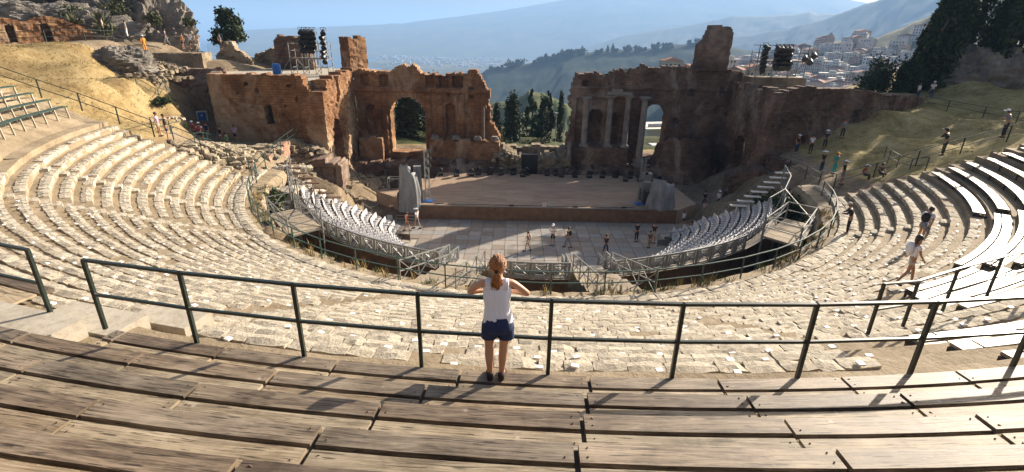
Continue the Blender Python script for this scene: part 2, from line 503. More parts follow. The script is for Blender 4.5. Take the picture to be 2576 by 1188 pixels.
ground = props(obj('ground', me), kind='structure')

def gz(x, y):
    return float(ground_z(np.array([x]), np.array([y]))[0])

# sea
sm, nt, b = new_mat('sea_water')
b.inputs['Base Color'].default_value = (.012, .05, .09, 1)
b.inputs['Roughness'].default_value = 0.32
bump(nt, b, noise_tex(nt, coords(nt, (1, 2.2, 1)), 0.012, 5, 0.6), 0.25, 6.0)
SE = 34000
obj('sea', mesh_from('sea', [(-SE, -SE, -191), (SE, -SE, -191), (SE, SE, -191), (-SE, SE, -191)], [(0, 1, 2, 3)], sm))['kind'] = 'structure'

# ------------------------------------------------------------------ cavea: the stepped slope
ROWS = [(20.08 + 0.62 * k, 5.75 + 0.29 * k) for k in range(19)]
rr, zz = ROWS[-1]
while rr < 48:
    if rr < 31.3: rr, zz = 31.70, 11.03
    else: rr += 0.677; zz += 0.2945
    ROWS.append((rr, zz))
def row_z(R_):
    z = 5.5
    for r, q in ROWS:
        if R_ >= r - 1e-4: z = q
    return z
AISLES = [-149, -137, -104, -81.5, -59, -38]
EDGES = [AZ0] + AISLES + [AZ1 - 1]
WEDGE = []
for wi in range(len(EDGES) - 1):
    a0, a1 = EDGES[wi], EDGES[wi + 1]
    n = max(4, int((a1 - a0) / 1.2))
    V = []; Fc = []
    prof = []
    zprev = 5.4
    for r, z in ROWS:
        if a0 < -150 and r > 28.3 and r < 31.3:
            prof.append((r, zprev + .05)); prof.append((r + .3, zprev + .17)); zprev = z + .01; continue
        prof.append((r, zprev)); prof.append((r + .01, z)); zprev = z + 0.015
    prof.append((49, zprev))
    for i in range(n + 1):
        a = a0 + (a1 - a0) * i / n
        for j, (r, z) in enumerate(prof):
            q = noise.noise(Vector((r * 1.4, a * .35, 0.0)))
            jr = 0.05 * noise.noise(Vector((j // 2 * 3.1, a * .9, 5.0))) if r < 31.3 else 0
            V.append(P(r + jr, a, z + q * 0.025))
    m = len(prof)
    for i in range(n):
        for j in range(m - 1):
            Fc.append((i * m + j, i * m + j + 1, (i + 1) * m + j + 1, (i + 1) * m + j))
    Fc = [tuple(reversed(q)) for q in Fc]
    w = props(obj('seating_slope', mesh_from('seating_slope', V, Fc, MAT['earth'])), kind='structure')
    WEDGE.append((a0, a1, w))

# stone blocks: irregular boxes, several shapes
def block_variant(seed, rough=.06, cut=1):
    r = np.random.default_rng(seed)
    xs = np.array([-.5, -.17, .17, .5]); ys = np.array([-.5, 0, .5])
    V = []; idx = {}
    def vtx(x, y, z):
        k = (round(x, 3), round(y, 3), z)
        if k not in idx:
            idx[k] = len(V)
            ex = 1 if abs(x) > .45 else 0; ey = 1 if abs(y) > .45 else 0
            s = 1 - .06 * (ex + ey) * z
            V.append((x * (1 - .05 * ey * z) + r.normal(0, rough * .5), y * (1 - .07 * ex * z) + r.normal(0, rough * .7), (-.5 if z == 0 else .5 - .16 * (ex or ey) * abs(r.normal(.6, .4))) + (r.normal(0, rough) if z else 0)))
        return idx[k]
    F = []
    for i in range(3):
        for j in range(2):
            F.append((vtx(xs[i], ys[j], 1), vtx(xs[i + 1], ys[j], 1), vtx(xs[i + 1], ys[j + 1], 1), vtx(xs[i], ys[j + 1], 1)))
    for i in range(3):
        F.append((vtx(xs[i], -.5, 0), vtx(xs[i + 1], -.5, 0), vtx(xs[i + 1], -.5, 1), vtx(xs[i], -.5, 1)))
        F.append((vtx(xs[i + 1], .5, 0), vtx(xs[i], .5, 0), vtx(xs[i], .5, 1), vtx(xs[i + 1], .5, 1)))
    for j in range(2):
        F.append((vtx(-.5, ys[j + 1], 0), vtx(-.5, ys[j], 0), vtx(-.5, ys[j], 1), vtx(-.5, ys[j + 1], 1)))
        F.append((vtx(.5, ys[j], 0), vtx(.5, ys[j + 1], 0), vtx(.5, ys[j + 1], 1), vtx(.5, ys[j], 1)))
    return np.array(V), F
BLK = [block_variant(100 + i, .02) for i in range(10)]
RUB = [block_variant(200 + i, .045) for i in range(10)]

def bmat(R_, az, z, lt, lr, h, tilt=0.0, turn=0.0):
    """tangential length lt, radial width lr, height h, top near z"""
    p = P(R_, az, z - h / 2)
    M = Matrix.Translation(p) @ Matrix.Rotation(rad(az - 90) + turn, 4, 'Z')
    if tilt: M = M @ Matrix.Rotation(random.gauss(0, tilt), 4, 'X') @ Matrix.Rotation(random.gauss(0, tilt), 4, 'Y')
    return M @ Matrix.Diagonal((lt, lr, h, 1))

def in_wood(R_, az):
    if R_ > 31.3: return True
    if az > -38: return R_ > 24.3
    if az > -59: return R_ > 25.0
    if az > -81.5: return R_ > 29.2 or (az > -71 and 25.6 < R_ < 28.2)
    if az < -143.5: return R_ > 28.3
    return False

tilepl = []
for a0, a1, w in WEDGE:
    edge = []; rubb = []; tiles = []; steps = []
    for k, (R_, Z_) in enumerate(ROWS[:19]):
        a = a0 + 1.9 * 20 / R_ * (1 if a0 > AZ0 + 1 else .2)
        amax = a1 - 0.3
        centre = -140 < (a0 + a1) / 2 < -45
        while a < amax:
            L = random.uniform(.34, .78) if centre else random.uniform(.42, .95)
            da = math.degrees(L / R_)
            if a + da > amax: break
            am = a + da / 2
            if not in_wood(R_ + .2, am) and random.random() > .03:
                wdt = random.uniform(.25, .30) if centre else random.uniform(.33, .38)
                edge.append((random.randrange(10), bmat(R_ + .0 + wdt / 2, am, Z_ + random.uniform(.052, .064), L * .985, wdt, .24, .005)))
            a += da
        if a0 > -140:
            # second and third courses of smaller, rougher stones
            for co, (ro, wr, lo, hi) in enumerate(((.40, .16, .22, .50), (.55, .12, .18, .40))):
                a = a0 + 1.9 * 20 / R_
                if not centre and co == 1: continue
                while a < amax:
                    L = random.uniform(lo, hi); da = math.degrees(L / R_); am = a + da / 2
                    dens = .10 if am < -124 else .45 if am < -112 else .97 if R_ > 25 or -100 < am < -60 else .80
                    if a + da < amax and not in_wood(R_ + .2, am) and random.random() < dens:
                        rubb.append((random.randrange(10), bmat(R_ + ro + random.gauss(0, .012), am, Z_ + random.uniform(-.02, .02), L * .97, wr * random.uniform(.92, 1.08), .17, .014, random.gauss(0, .03))))
                    a += da
            if -150 < a0 < -39:
                a = a0 + 2.4 + random.random()
                while a < a1 - .6:
                    if not in_wood(R_ + .2, a) and random.random() < .45 and R_ < 30.8 and a > -141:
                        M = Matrix.Translation(P(R_ + random.uniform(.2, .33), a, Z_ + .075)) @ Matrix.Rotation(rad(a - 90) + random.gauss(0, .2), 4, 'Z') @ Matrix.Diagonal((random.uniform(.09, .13), random.uniform(.06, .09), .03, 1))
                        tiles.append((0, M))
                    a += math.degrees(random.uniform(.5, .72) / R_)
        # steps of the stair beside this wedge
        if a0 > AZ0 + 1 and not in_wood(R_ + .2, a0 + 1):
            steps.append((random.randrange(10), bmat(R_ - .14, a0 + .95 * 20 / R_, Z_ - .13, .62, .34, .22, .015)))
            steps.append((random.randrange(10), bmat(R_ + .18, a0 + .95 * 20 / R_, Z_ + .03, .66, .36, .2, .015)))
    scatter('stone_block', w, BLK, edge, MAT['stone'], 290, 'stone_courses')
    if rubb: scatter('rubble_stone', w, RUB, rubb, MAT['stone_rough'], 290, 'rubble_courses')
    if steps: scatter('stair_step', w, BLK, steps, MAT['stone'], 290, 'stair_steps')
    if tiles:
        cv = MB().box((0, 0, 0), (1, 1, 1))
        scatter('number_tile', w, [(np.array(cv.v), cv.f)], tiles, MAT['tile'], 290, 'number_tiles')

# inner bank and podium face
V = []; Fc = []
prof = [(18.5, -.1), (18.52, 5.2), (18.75, 5.5), (19.5, 5.62), (20.1, 5.6), (20.12, 5.2)]
n = 120
for i in range(n + 1):
    a = -178 + i * (172 / n)
    for j, (r, z) in enumerate(prof):
        V.append(P(r + .12 * noise.noise(Vector((a * .3, j, 1))), a, z + (.12 * noise.noise(Vector((a * .5, j * 2, 7))) if j > 1 else 0)))
for i in range(n):
    for j in range(5):
        Fc.append((i * 6 + j, (i + 1) * 6 + j, (i + 1) * 6 + j + 1, i * 6 + j + 1))
podium = props(obj('orchestra_bank', mesh_from('orchestra_bank', V, Fc, MAT['earth'])), kind='structure')
kerb = []
a = -176
while a < -9:
    L = random.uniform(.5, 1.0); da = math.degrees(L / 19.75)
    kerb.append((random.randrange(10), bmat(19.82, a + da / 2, 5.8, L * .97, .5, .3, .015)))
    a += da
scatter('kerb_stone', podium, BLK, kerb, MAT['stone'], 290)

# ------------------------------------------------------------------ wooden benches
def plank(name, r0, r1, a0, a1, z, t, mat, parent, nseg=3, dz=0.0):
    V = []; F = []; uv = []
    for i in range(nseg + 1):
        a = a0 + (a1 - a0) * i / nseg
        for r, q in ((r0, z), (r1, z), (r1, z - t), (r0, z - t)):
            V.append(P(r, a, q + dz * (i / nseg)))
    Lm = rad(a1 - a0) * (r0 + r1) / 2
    def U(i, k):
        return (Lm * i / nseg, (0, r1 - r0, r1 - r0 + t, -t)[k])
    for i in range(nseg):
        for k in range(4):
            k2 = (k + 1) % 4
            F.append((i * 4 + k, (i + 1) * 4 + k, (i + 1) * 4 + k2, i * 4 + k2))
            uv += [U(i, k), U(i + 1, k), U(i + 1, k2), U(i, k2)]
    F.append((0, 1, 2, 3)); uv += [(0, 0)] * 4
    b = nseg * 4
    F.append((b + 3, b + 2, b + 1, b)); uv += [(0, 0)] * 4
    return obj(name, mesh_from(name, V, F, mat, uv=uv), parent)

ORD = ['first', 'second', 'third', 'fourth', 'fifth', 'sixth', 'seventh', 'eighth', 'ninth', 'tenth', 'eleventh']
def deck_row(j, R0_, z, a0, a1, Lseg, label, group, anchor=-88.4, seat='wood_seat', foot='wood_foot', narrow=False):
    t = thing('wooden_bench', label, 'bench', P(R0_, (a0 + a1) / 2, z - .3), 0, group)
    da = math.degrees(Lseg / R0_)
    gap = math.degrees(.022 / R0_)
    k0 = math.floor((a0 - anchor) / da)
    bolts = MB(); sup = MB()
    k = k0
    while anchor + k * da < a1:
        s = max(a0, anchor + k * da); e = min(a1, anchor + (k + 1) * da)
        k += 1
        if e - s < da * .12: continue
        jz = random.gauss(0, .004)
        if narrow:
            for q in range(3):
                plank('seat_plank', R0_ + .15 * q, R0_ + .15 * q + .138, s + gap, e - gap, z + .03 + jz, .04, MAT[seat], t)
        else:
            plank('seat_plank', R0_ + random.gauss(0, .003), R0_ + .205, s + gap, e - gap, z + jz, .06, MAT[seat], t, dz=random.gauss(0, .004))
            if foot: plank('foot_board', R0_ + .256, R0_ + .677 - .01, s + gap, e - gap, z - .004 + jz, .035, MAT[foot], t, dz=random.gauss(0, .004))
            for a, sg in ((s, 1), (e, -1)):
                aa = a + sg * (gap + math.degrees(.07 / R0_))
                for rr_ in (.05, .15, .31, .38):
                    zz_ = z + jz if rr_ < .2 else z - .004 + jz
                    if random.random() < .7: bolts.tube([P(R0_ + rr_ + random.gauss(0, .008), aa + random.gauss(0, .02), zz_ - .002), P(R0_ + rr_, aa, zz_ + .006)], .0065, 6)
        # bearers under each joint
        p0, p1 = P(R0_ + .02, s, z - .10), P(R0_ + .66, s, z - .10)
        sup.bar(p0, p1, .06, .08)
        sup.bar(P(R0_ + .05, s, z - .12), P(R0_ + .05, s, z - .40), .05)
        sup.bar(P(R0_ + .36, s, z - .15), P(R0_ + .36, s, z - .44), .05)
    if bolts.v:
        o = bolts.build('bolt_heads', MAT['rust'], t); o['kind'] = 'stuff'
    if sup.v:
        sup.build('bearers', MAT['under'], t)['kind'] = 'stuff'
    return t

for j in range(9):
    R0_ = 31.72 + .677 * j
    a0 = (-103.2, -106.2, -128, -130, -132, -134, -136, -138, -138)[j]
    deck_row(j, R0_, 11.25 + .2945 * j, a0, -40 if j < 4 else -30, 1.6 + .165 * j,
             'weathered plank row of the front deck, %s' % ('directly under the woman' if j == 0 else ORD[j] + ' up from the long railing'),
             'bench rows of the front deck')
# rows below the deck, right of the stair
for j, R0_ in enumerate((31.04, 30.36, 29.69)):
    deck_row(j, R0_, 10.95 - .2945 * j, -79.6, -60.5 if j else -40, 1.7, 'glare-toned plank bench, %s row down from the right part of the railing' % ORD[j],
             'glare-toned bench rows right of the stair', seat='wood_pale', foot='wood_pale')
for j, R0_ in enumerate((25.8, 26.48, 27.16, 27.84)):
    z = 8.6 + .3 * j
    deck_row(j, R0_, z, (-68, -70, -71, -71.5)[j], -59.9, 1.9, 'glare-toned bench below the right earth walkway, %s row from below' % ORD[j], 'wooden benches below the right walkway', seat='wood_pale', foot='wood_pale')
for j in range(9):
    R0_ = 25.1 + .677 * j; z = 8.28 + .3 * j
    deck_row(j, R0_, z, -58, -38.9, 2.0, 'glaring plank bench of the right wedge, %s row from below' % ORD[j], 'glaring benches of the right wedge', seat='wood_pale', foot='wood_pale')
for j in range(9):
    R0_ = 24.5 + .76 * j; z = 7.95 + .356 * j
    t = deck_row(j, R0_, z, -37.2, -17.0, 2.1, 'three-plank bench at the far right end, %s row from below' % ORD[j], 'three-plank benches far right', seat='wood_pale', foot=None, narrow=True)
# left: benches on posts, and the deck piece at the left edge
for j in range(6):
    R0_ = 29.5 + .78 * j; z = 10.62 + .40 * j
    t = thing('wooden_bench', 'green bench on pale posts at the left edge, %s from below' % ORD[j], 'bench', P(R0_, -160, z - .45), 0, 'benches on posts at the far left')
    for s in range(4):
        a = -169 + s * 4.5
        plank('seat_plank', R0_, R0_ + .17, a, a + 4.4, z, .05, MAT['green_rail'], t)
        plank('seat_plank', R0_ + .19, R0_ + .36, a, a + 4.4, z, .05, MAT['green_rail'], t)
    for s in range(9):
        a = -168.6 + s * 2.2
        MB().bar(P(R0_ + .06, a, z - .04), P(R0_ - .02, a, z - .85), .07, .07).build('leg', MAT['concrete'], t)
for j in range(3):
    deck_row(j, 30.9 + .6 * j * 1.2, 11.1 + .3 * j, -124, -107.6, 1.7, 'short grey plank bench beyond the stair at the left edge, %s row' % ORD[j], 'short benches beyond the left stair')
# concrete landings at the head of the left stair
for k, (r, a, z, l, wd) in enumerate(((31.35, -105.0, 10.86, 1.5, .62), (32.1, -105.9, 11.12, 1.9, .8), (30.7, -103.6, 10.66, 1.1, .55))):
    o = MB().box(P(r, a, z), (l, wd, .42), rad(a - 90)).build('landing_slab', MAT['concrete'])
    props(o, ('pale concrete slab at the stair head left of the railing', 'broad concrete slab behind the left railing gap', 'small square concrete block below the left railing post')[k], 'slab')

# ------------------------------------------------------------------ railings
def railing(name, label, feet, h=1.07, rails=(1.07, .55), post=.046, rw=.046, rh=.036, mat='green_metal', up_=None, cat='railing', group=None, curve=None):
    t = thing(name, label, cat, feet[0], 0, group)
    m = MAT[mat]
    for p in feet:
        MB().bar(p, Vector(p) + Vector((0, 0, h)), post, post).build('post', m, t)
    for q, hh in enumerate(rails):
        mb = MB()
        for a, b_ in zip(feet[:-1], feet[1:]):
            A = Vector(a) + Vector((0, 0, hh)); B = Vector(b_) + Vector((0, 0, hh))
            e = (B - A).normalized() * rw * .3
            mb.bar(A - e, B + e, rw if q == 0 else rw * .8, rh)
        mb.build('top_rail' if q == 0 else 'mid_rail', m, t)
    return t

azs = [-103.55, -100.8, -97.95, -95.1, -92.2, -89.4, -86.5, -83.75, -81.0, -78.2, -75.4, -72.6, -69.8]
railing('guard_rail', 'long dark green railing on the front deck, the woman leans on it', [P(31.70, a, 11.22) for a in azs])
railing('guard_rail', 'dark railing corner cut by the left edge of the view, beyond the stair', [P(31.7, -105.35, 11.24), P(31.7, -108.2, 11.24), P(31.7, -111, 11.24), P(31.7, -113.8, 11.24)])
railing('guard_rail', 'railing climbing over the glare-toned benches right of the stair', [P(29.55, -80.9, 10.35), P(28.95, -78.0, 10.0), P(28.5, -74.8, 9.9), P(28.3, -71.5, 9.9), P(28.25, -68, 9.9), P(28.3, -64, 9.95)], h=1.0, rails=(1.0, .5), post=.045, rw=.045)
rim = [Vector((-21.7, 9.4, 5.9)), Vector((-21.3, 6.6, 5.9)), Vector((-20.9, 4.2, 5.9)), Vector((-20.4, 1.8, 5.85)), Vector((-19.9, -.8, 5.8)), Vector((-19.5, -3.0, 5.7))]
rim += [P(19.3, a, 5.66) for a in np.arange(-166, -9, 6.3)]
railing('rim_railing', 'green tube railing curving round the edge of the orchestra pit', rim, h=1.0, rails=(1.0, .52), post=.05, rw=.05, mat='green_rail')
railing('path_railing', 'thin railing following the stair down at the left end of the seats',
        [P(33.4, -170.5, 11.9), P(31.3, -170.6, 11.0), P(29.3, -170.7, 10.2), P(27.4, -170.8, 9.35), P(25.6, -171, 8.5)], h=1.1, rails=(1.1, .58), post=.06, rw=.05)
railing('path_railing', 'dark handrail descending to the pit between the left stair and the rubble', [P(24.9, -173, 8.1), P(23.2, -172.6, 7.35), P(21.6, -172.4, 6.6), P(20.2, -171.5, 5.95), P(19.6, -167, 5.75)], h=1.0, rails=(1.0, .52), post=.045, rw=.045)
railing('path_railing', 'green handrail of the ramp beside the man with the camera', [Vector((x_, y_, gz(x_, y_) + .02)) for x_, y_ in ((-26.6, -2.2), (-27.0, .2), (-27.6, 2.6), (-28.8, 5.0))], h=.95, rails=(.95, .5), mat='green_rail', post=.045, rw=.07)
railing('path_railing', 'short green railing beside the visitors at the foot of the left wall', [Vector((x_, y_, gz(x_, y_) + .02)) for x_, y_ in ((-24.6, -1.0), (-25.4, 1.4), (-26.6, 3.8), (-27.4, 6.2), (-27.2, 8.8))], h=.95, rails=(.95, .5), mat='green_rail', post=.045, rw=.04)
railing('path_railing', 'long railing running up the right end of the seats beside the olive grass',
        [P(20.3, -11.5, 5.9), P(22.4, -12.0, 6.9), P(24.5, -12.4, 7.85), P(26.6, -12.7, 8.8), P(28.7, -12.9, 9.7), P(31, -13, 10.7), P(33, -13, 11.6)], h=1.0, rails=(1.0, .5), post=.05, rw=.045)
railing('path_railing', 'faint railing at the lower edge of the olive grass', [Vector((27.6, 2.6, 6.6)), Vector((26.8, 1.0, 6.6)), Vector((26.2, -.8, 6.6)), Vector((25.6, -2.8, 6.8)), Vector((25.2, -4.6, 7.3))], h=1.0, rails=(1.0, .5), post=.04, rw=.04)
railing('path_railing', 'dark railing sloping up beside the crowd on the right ramp', [Vector((20.3, 9.6, 4.6)), Vector((20.6, 6.6, 4.9)), Vector((20.9, 3.6, 5.1)), Vector((20.6, .6, 5.3)), Vector((20.0, -2.2, 5.5))], h=1.0, rails=(1.0, .5), post=.05, rw=.045)
railing('path_railing', 'railing along the upper path below the cypresses on the right',
        [Vector((38.6, 15.2, 9.3)), Vector((39.6, 12.5, 9.1)), Vector((40.6, 9.6, 8.9)), Vector((41.0, 6.8, 8.9)), Vector((41.0, 3.6, 9.2)), Vector((40.0, .2, 9.8)), Vector((38.0, -3.0, 10.6)), Vector((36, -6, 11.2))], h=1.0, rails=(1.0, .5), post=.05, rw=.045)
def gfeet(pts): return [Vector((x, y, gz(x, y) + .02)) for x, y in pts]
railing('path_railing', 'railing along the path in front of the two brick niches', gfeet([(-52, 3.5), (-49, 6.5), (-46.5, 9.3), (-44.6, 12.1), (-43.3, 15), (-42.8, 18), (-41.6, 20.5)]), h=1.05, rails=(1.05, .5), post=.06, rw=.05)
railing('path_railing', 'broken railing stub on the yellow slope near the dark wall', gfeet([(-33.0, 6.2), (-32.2, 7.4), (-32.4, 8.8), (-33.0, 10.2)]), h=.95, rails=(.95, .5), post=.05, rw=.04, mat='green_rail')

# ------------------------------------------------------------------ orchestra paving
floor = MB().add([(-16, -17, -.03), (16, -17, -.03), (16, 4.7, -.03), (-16, 4.7, -.03)], [(0, 1, 2, 3)]).build('orchestra_floor', MAT['concrete'])
floor['kind'] = 'structure'
slm, nt, b = new_mat('paving_slab')
r_ = rand_src(nt)
c = ramp(nt, r_, [(0, (.22, .18, .15)), (.3, (.29, .245, .20)), (.55, (.25, .24, .23)), (.8, (.33, .29, .25)), (1, (.27, .225, .19))])
c = mixc(nt, .6, c, ramp(nt, noise_tex(nt, coords(nt), 3, 6, .7), [(.3, (.7, .68, .65)), (.6, (1, 1, 1))]), 'MULTIPLY')
nt.links.new(c, b.inputs['Base Color']); b.inputs['Roughness'].default_value = .85; b.inputs['Specular IOR Level'].default_value = .15
cv = MB().box((0, 0, 0), (1, 1, 1), taper=.985)
sl = []
for i in range(-15, 16):
    for j in range(12):
        x = i * .98 + .2; y = 4.1 - j * .92
        if math.hypot(x, y) < 9.6 and y > -8: 
            sl.append((0, Matrix.Translation((x, y, random.gauss(-.004, .003))) @ Matrix.Diagonal((.955, .90, .05, 1))))
        elif y > -.5 and abs(x) < 14.2:
            sl.append((0, Matrix.Translation((x, y, random.gauss(-.004, .003))) @ Matrix.Diagonal((.955, .90, .05, 1))))
scatter('paving_slab', floor, [(np.array(cv.v), cv.f)], sl, slm, 300, 'paving_slabs')

# ------------------------------------------------------------------ stage
dk, nt, b = new_mat('stage_plywood')
c = ramp(nt, noise_tex(nt, coords(nt, (.5, 2.5, 1)), 1.2, 6, .65), [(.3, (.25, .17, .115)), (.5, (.33, .235, .165)), (.7, (.40, .29, .21))])
c = mixc(nt, 1.0, c, ramp(nt, rand_src(nt), [(0, (.86, .86, .86)), (1, (1, 1, 1))]), 'MULTIPLY')
nt.links.new(c, b.inputs['Base Color']); b.inputs['Roughness'].default_value = .8; b.inputs['Specular IOR Level'].default_value = .15
stage = thing('stage', 'wide low wooden stage in front of the ruined brick wall', 'stage', (1.4, 10, 0))
cv = MB().box((0, 0, 0), (1, 1, 1))
pl_ = []
for i in range(9):
    for j in range(9):
        pl_.append((0, Matrix.Translation((-8.5 + i * 2.48, 5.25 + j * 1.22, 1.29 + random.gauss(0, .0015))) @ Matrix.Diagonal((2.472, 1.212, .03, 1))))
scatter('deck_panel', stage, [(np.array(cv.v), cv.f)], pl_, dk, 300)
b_ = MB()
b_.add([(-9.75, 4.6, 0), (12.6, 4.6, 0), (12.6, 4.6, 1.26), (-9.75, 4.6, 1.26), (-9.75, 15.6, 0), (12.6, 15.6, 0), (12.6, 15.6, 1.26), (-9.75, 15.6, 1.26)],
       [(0, 1, 2, 3), (1, 5, 6, 2), (5, 4, 7, 6), (4, 0, 3, 7), (3, 2, 6, 7)])
b_.build('stage_front', plain('stage_fascia', (.16, .085, .045), .55, 0, .2, 2), stage)
for side, pts in (('l', [(-14.6, 8.6), (-9.76, 4.62), (-9.76, 13.4), (-11.4, 13.2)]), ('r', [(12.61, 4.62), (14.9, 6.6), (14.6, 11.5), (12.61, 13.2)])):
    m_ = MB(); k = len(pts)
    vs = [(x, y, .0) for x, y in pts] + [(x, y, 1.25) for x, y in pts]
    m_.add(vs, [tuple(reversed(range(k))), tuple(range(k, 2 * k))] + [(i, (i + 1) % k, (i + 1) % k + k, i + k) for i in range(k)])
    m_.build('side_wing', dk, stage)
tr = MB().box((1.4, 4.56, 1.27), (22.4, .06, .05)).build('front_edge_trim', MAT['galv'], stage)

# ------------------------------------------------------------------ ruined walls
def vnoise(x, z, s, seed):
    out = np.zeros_like(x)
    f = out.ravel()
    for i, (a, b) in enumerate(zip(x.ravel(), z.ravel())):
        f[i] = noise.noise(Vector((a * s, b * s, seed)))
    return f.reshape(x.shape)

def wall(name, parent, mat, O, u, W, z0, H, cell, mask, relief=None, thick=1.4, seed=1.0, rough=.10):
    """O (x,y) start, u unit direction along the wall; its face looks to the right of u. mask/relief take (s,z)."""
    u = Vector((u[0], u[1])).normalized(); nrm = Vector((u.y, -u.x))
    nx = max(2, int(round(W / cell))); nz = max(2, int(round(H / cell)))
    s = np.linspace(0, W, nx + 1); z = np.linspace(z0, z0 + H, nz + 1)
    S, Z = np.meshgrid(s, z)
    js = vnoise(S, Z, 2.3, seed) * cell * .55; jz = vnoise(S, Z, 2.3, seed + 20) * cell * .5
    d = (vnoise(S, Z, .55, seed + 40) * .6 + vnoise(S, Z, 2.6, seed + 60) * .4) * rough * 2
    d += vnoise(np.floor(S / .5 + .5 * (np.floor(Z / .34) % 2)) * 7.3, np.floor(Z / .34) * 5.1, 1.0, seed + 80) * rough * 1.3
    cs = (S[:-1, :-1] + S[1:, 1:]) / 2; cz = (Z[:-1, :-1] + Z[1:, 1:]) / 2
    m = mask(cs, cz)
    if relief is not None:
        rel = relief(S, Z)
    else: rel = np.zeros_like(S)
    def pts(front):
        off = (rel + d) if front else (-thick + d * .5)
        X = O[0] + u.x * (S + js) + nrm.x * off
        Y = O[1] + u.y * (S + js) + nrm.y * off
        return np.stack([X, Y, Z + jz], -1).reshape(-1, 3)
    V = np.concatenate([pts(True), pts(False)])
    n = (nx + 1) * (nz + 1)
    F = []
    def I(i, j): return i * (nx + 1) + j
    for i in range(nz):
        for j in range(nx):
            if not m[i, j]: continue
            a, b, c, e = I(i, j), I(i, j + 1), I(i + 1, j + 1), I(i + 1, j)
            F.append((a, b, c, e)); F.append((e + n, c + n, b + n, a + n))
            if i == 0 or not m[i - 1, j]: F.append((b, a, a + n, b + n))
            if i == nz - 1 or not m[i + 1, j]: F.append((e, c, c + n, e + n))
            if j == 0 or not m[i, j - 1]: F.append((a, e, e + n, a + n))
            if j == nx - 1 or not m[i, j + 1]: F.append((c, b, b + n, c + n))
    me = mesh_from(name, V, F, mat)
    # drop loose vertices
    bm = bmesh.new(); bm.from_mesh(me)
    bmesh.ops.delete(bm, geom=[v for v in bm.verts if not v.link_faces], context='VERTS')
    bm.to_mesh(me); bm.free()
    return obj(name, me, parent)

def prof_fn(pts):
    xs = np.array([p[0] for p in pts]); zs = np.array([p[1] for p in pts])
    return lambda s: np.interp(s, xs, zs)
def ragged(s, amp, seed, f=2.0):
    g = np.floor(s / .45) * .45
    o = np.array([noise.noise(Vector((float(q) * f, seed, 0.5))) for q in g.ravel()]).reshape(s.shape)
    return o * amp
def arch(s, z, c, hw, zb, zs):
    """opening: half width hw, sill zb, springing zs, round head"""
    return (np.abs(s - c) < hw) & (z > zb) & ((z < zs) | (np.hypot(s - c, z - zs) < hw))

BR, BD = MAT['brick'], MAT['brick_dark']
# --- left stage wall, x from -19.2 to -3.3
LW = thing('stage_wall', 'left half of the ruined brick stage wall with one tall open arch', 'ruin', (-11, 20, 0))
topL = prof_fn([(0, 11.2), (4.4, 11.2), (4.5, 11.9), (6.6, 11.9), (7.2, 11.2), (8.2, 11.0), (12.4, 11.0), (12.6, 11.5), (13.5, 11.4), (14.0, 10.6), (14.7, 9.9), (14.8, 8.0), (15.0, 6.2), (15.9, 4.6), (16, 2)])
endL = prof_fn([(1, 16.0), (4.6, 15.8), (6.3, 14.95), (9.3, 14.7), (10.6, 14.2), (11.4, 13.2), (13, 13)])
def mL(s, z):
    m = (z < topL(s) + ragged(s, .35, 3) + ragged(s * 3, .16, 4)) & (s < endL(z) + ragged(z, .35, 9))
    m &= ~arch(s, z, 5.6, 1.93, 2.45, 6.6)
    for c, w in ((8.3, .32), (9.6, .28), (10.9, .34)):
        m &= ~((np.abs(s - c) < w * .0))
    return m
def rL(s, z):
    r = np.zeros_like(s)
    r -= .7 * arch(s, z, 1.55, .5, 4.4, 7.2)
    r -= .7 * arch(s, z, 10.35, .5, 4.4, 7.4)
    r -= .55 * arch(s, z, 13.4, .45, 4.4, 7.0) * 0
    for c, w in ((8.25, .42), (9.75, .45), (11.3, .55), (1.1, .45), (3.2, .4)):
        r -= .6 * ((np.abs(s - c) < w) & (z > 9.7) & (z < 10.8))
    for c in (3.2, 7.9, 9.2, 11.7, 14.1):
        r += .28 * ((np.abs(s - c) < .33) & (z < 9.0))
    r += .18 * ((z > 9.1) & (z < 9.5))
    for c, zz_ in ((10.2, 8.9), (12.7, 8.7), (12.7, 9.6), (9.2, 9.7)):
        r -= .5 * ((np.abs(s - c) < .2) & (np.abs(z - zz_) < .16))
    return r
wall('wall', LW, BR, (-19.2, 20.0), (1, 0), 16.4, 1.0, 11.2, .16, mL, rL, 1.7, 1.0, .07)
# raised podium with marble bases
wall('podium', LW, BR, (-11.0, 18.3), (1, 0), 7.7, 1.0, 3.3, .18, lambda s, z: z < 4.25 + ragged(s, .12, 5), None, 1.7, 3.0, .05)
wall('podium', LW, BR, (-18.9, 18.7), (1, 0), 2.6, 1.0, 3.4, .18, lambda s, z: z < 4.3 + ragged(s, .12, 6), None, 1.3, 4.0, .05)
wall('rubble_footing', LW, BD, (-19.6, 16.9), (1, 0), 16.6, -.1, 2.4, .2, lambda s, z: z < 1.75 + .35 * (s > 9) + ragged(s, .5, 8), lambda s, z: (1.9 - z) * .55, 3.2, 5.0, .22)
for x in (-10.4, -8.1, -5.7, -3.8):
    MB().box((x, 18.55, 4.42), (.85, .7, .26)).box((x, 18.6, 4.62), (.62, .55, .16)).build('column_base', MAT['marble'], LW)
MB().tube([(-5.05, 18.9, 4.3), (-5.05, 18.95, 7.7)], [.11, .09], 10).build('marble_pilaster', MAT['marble'], LW)

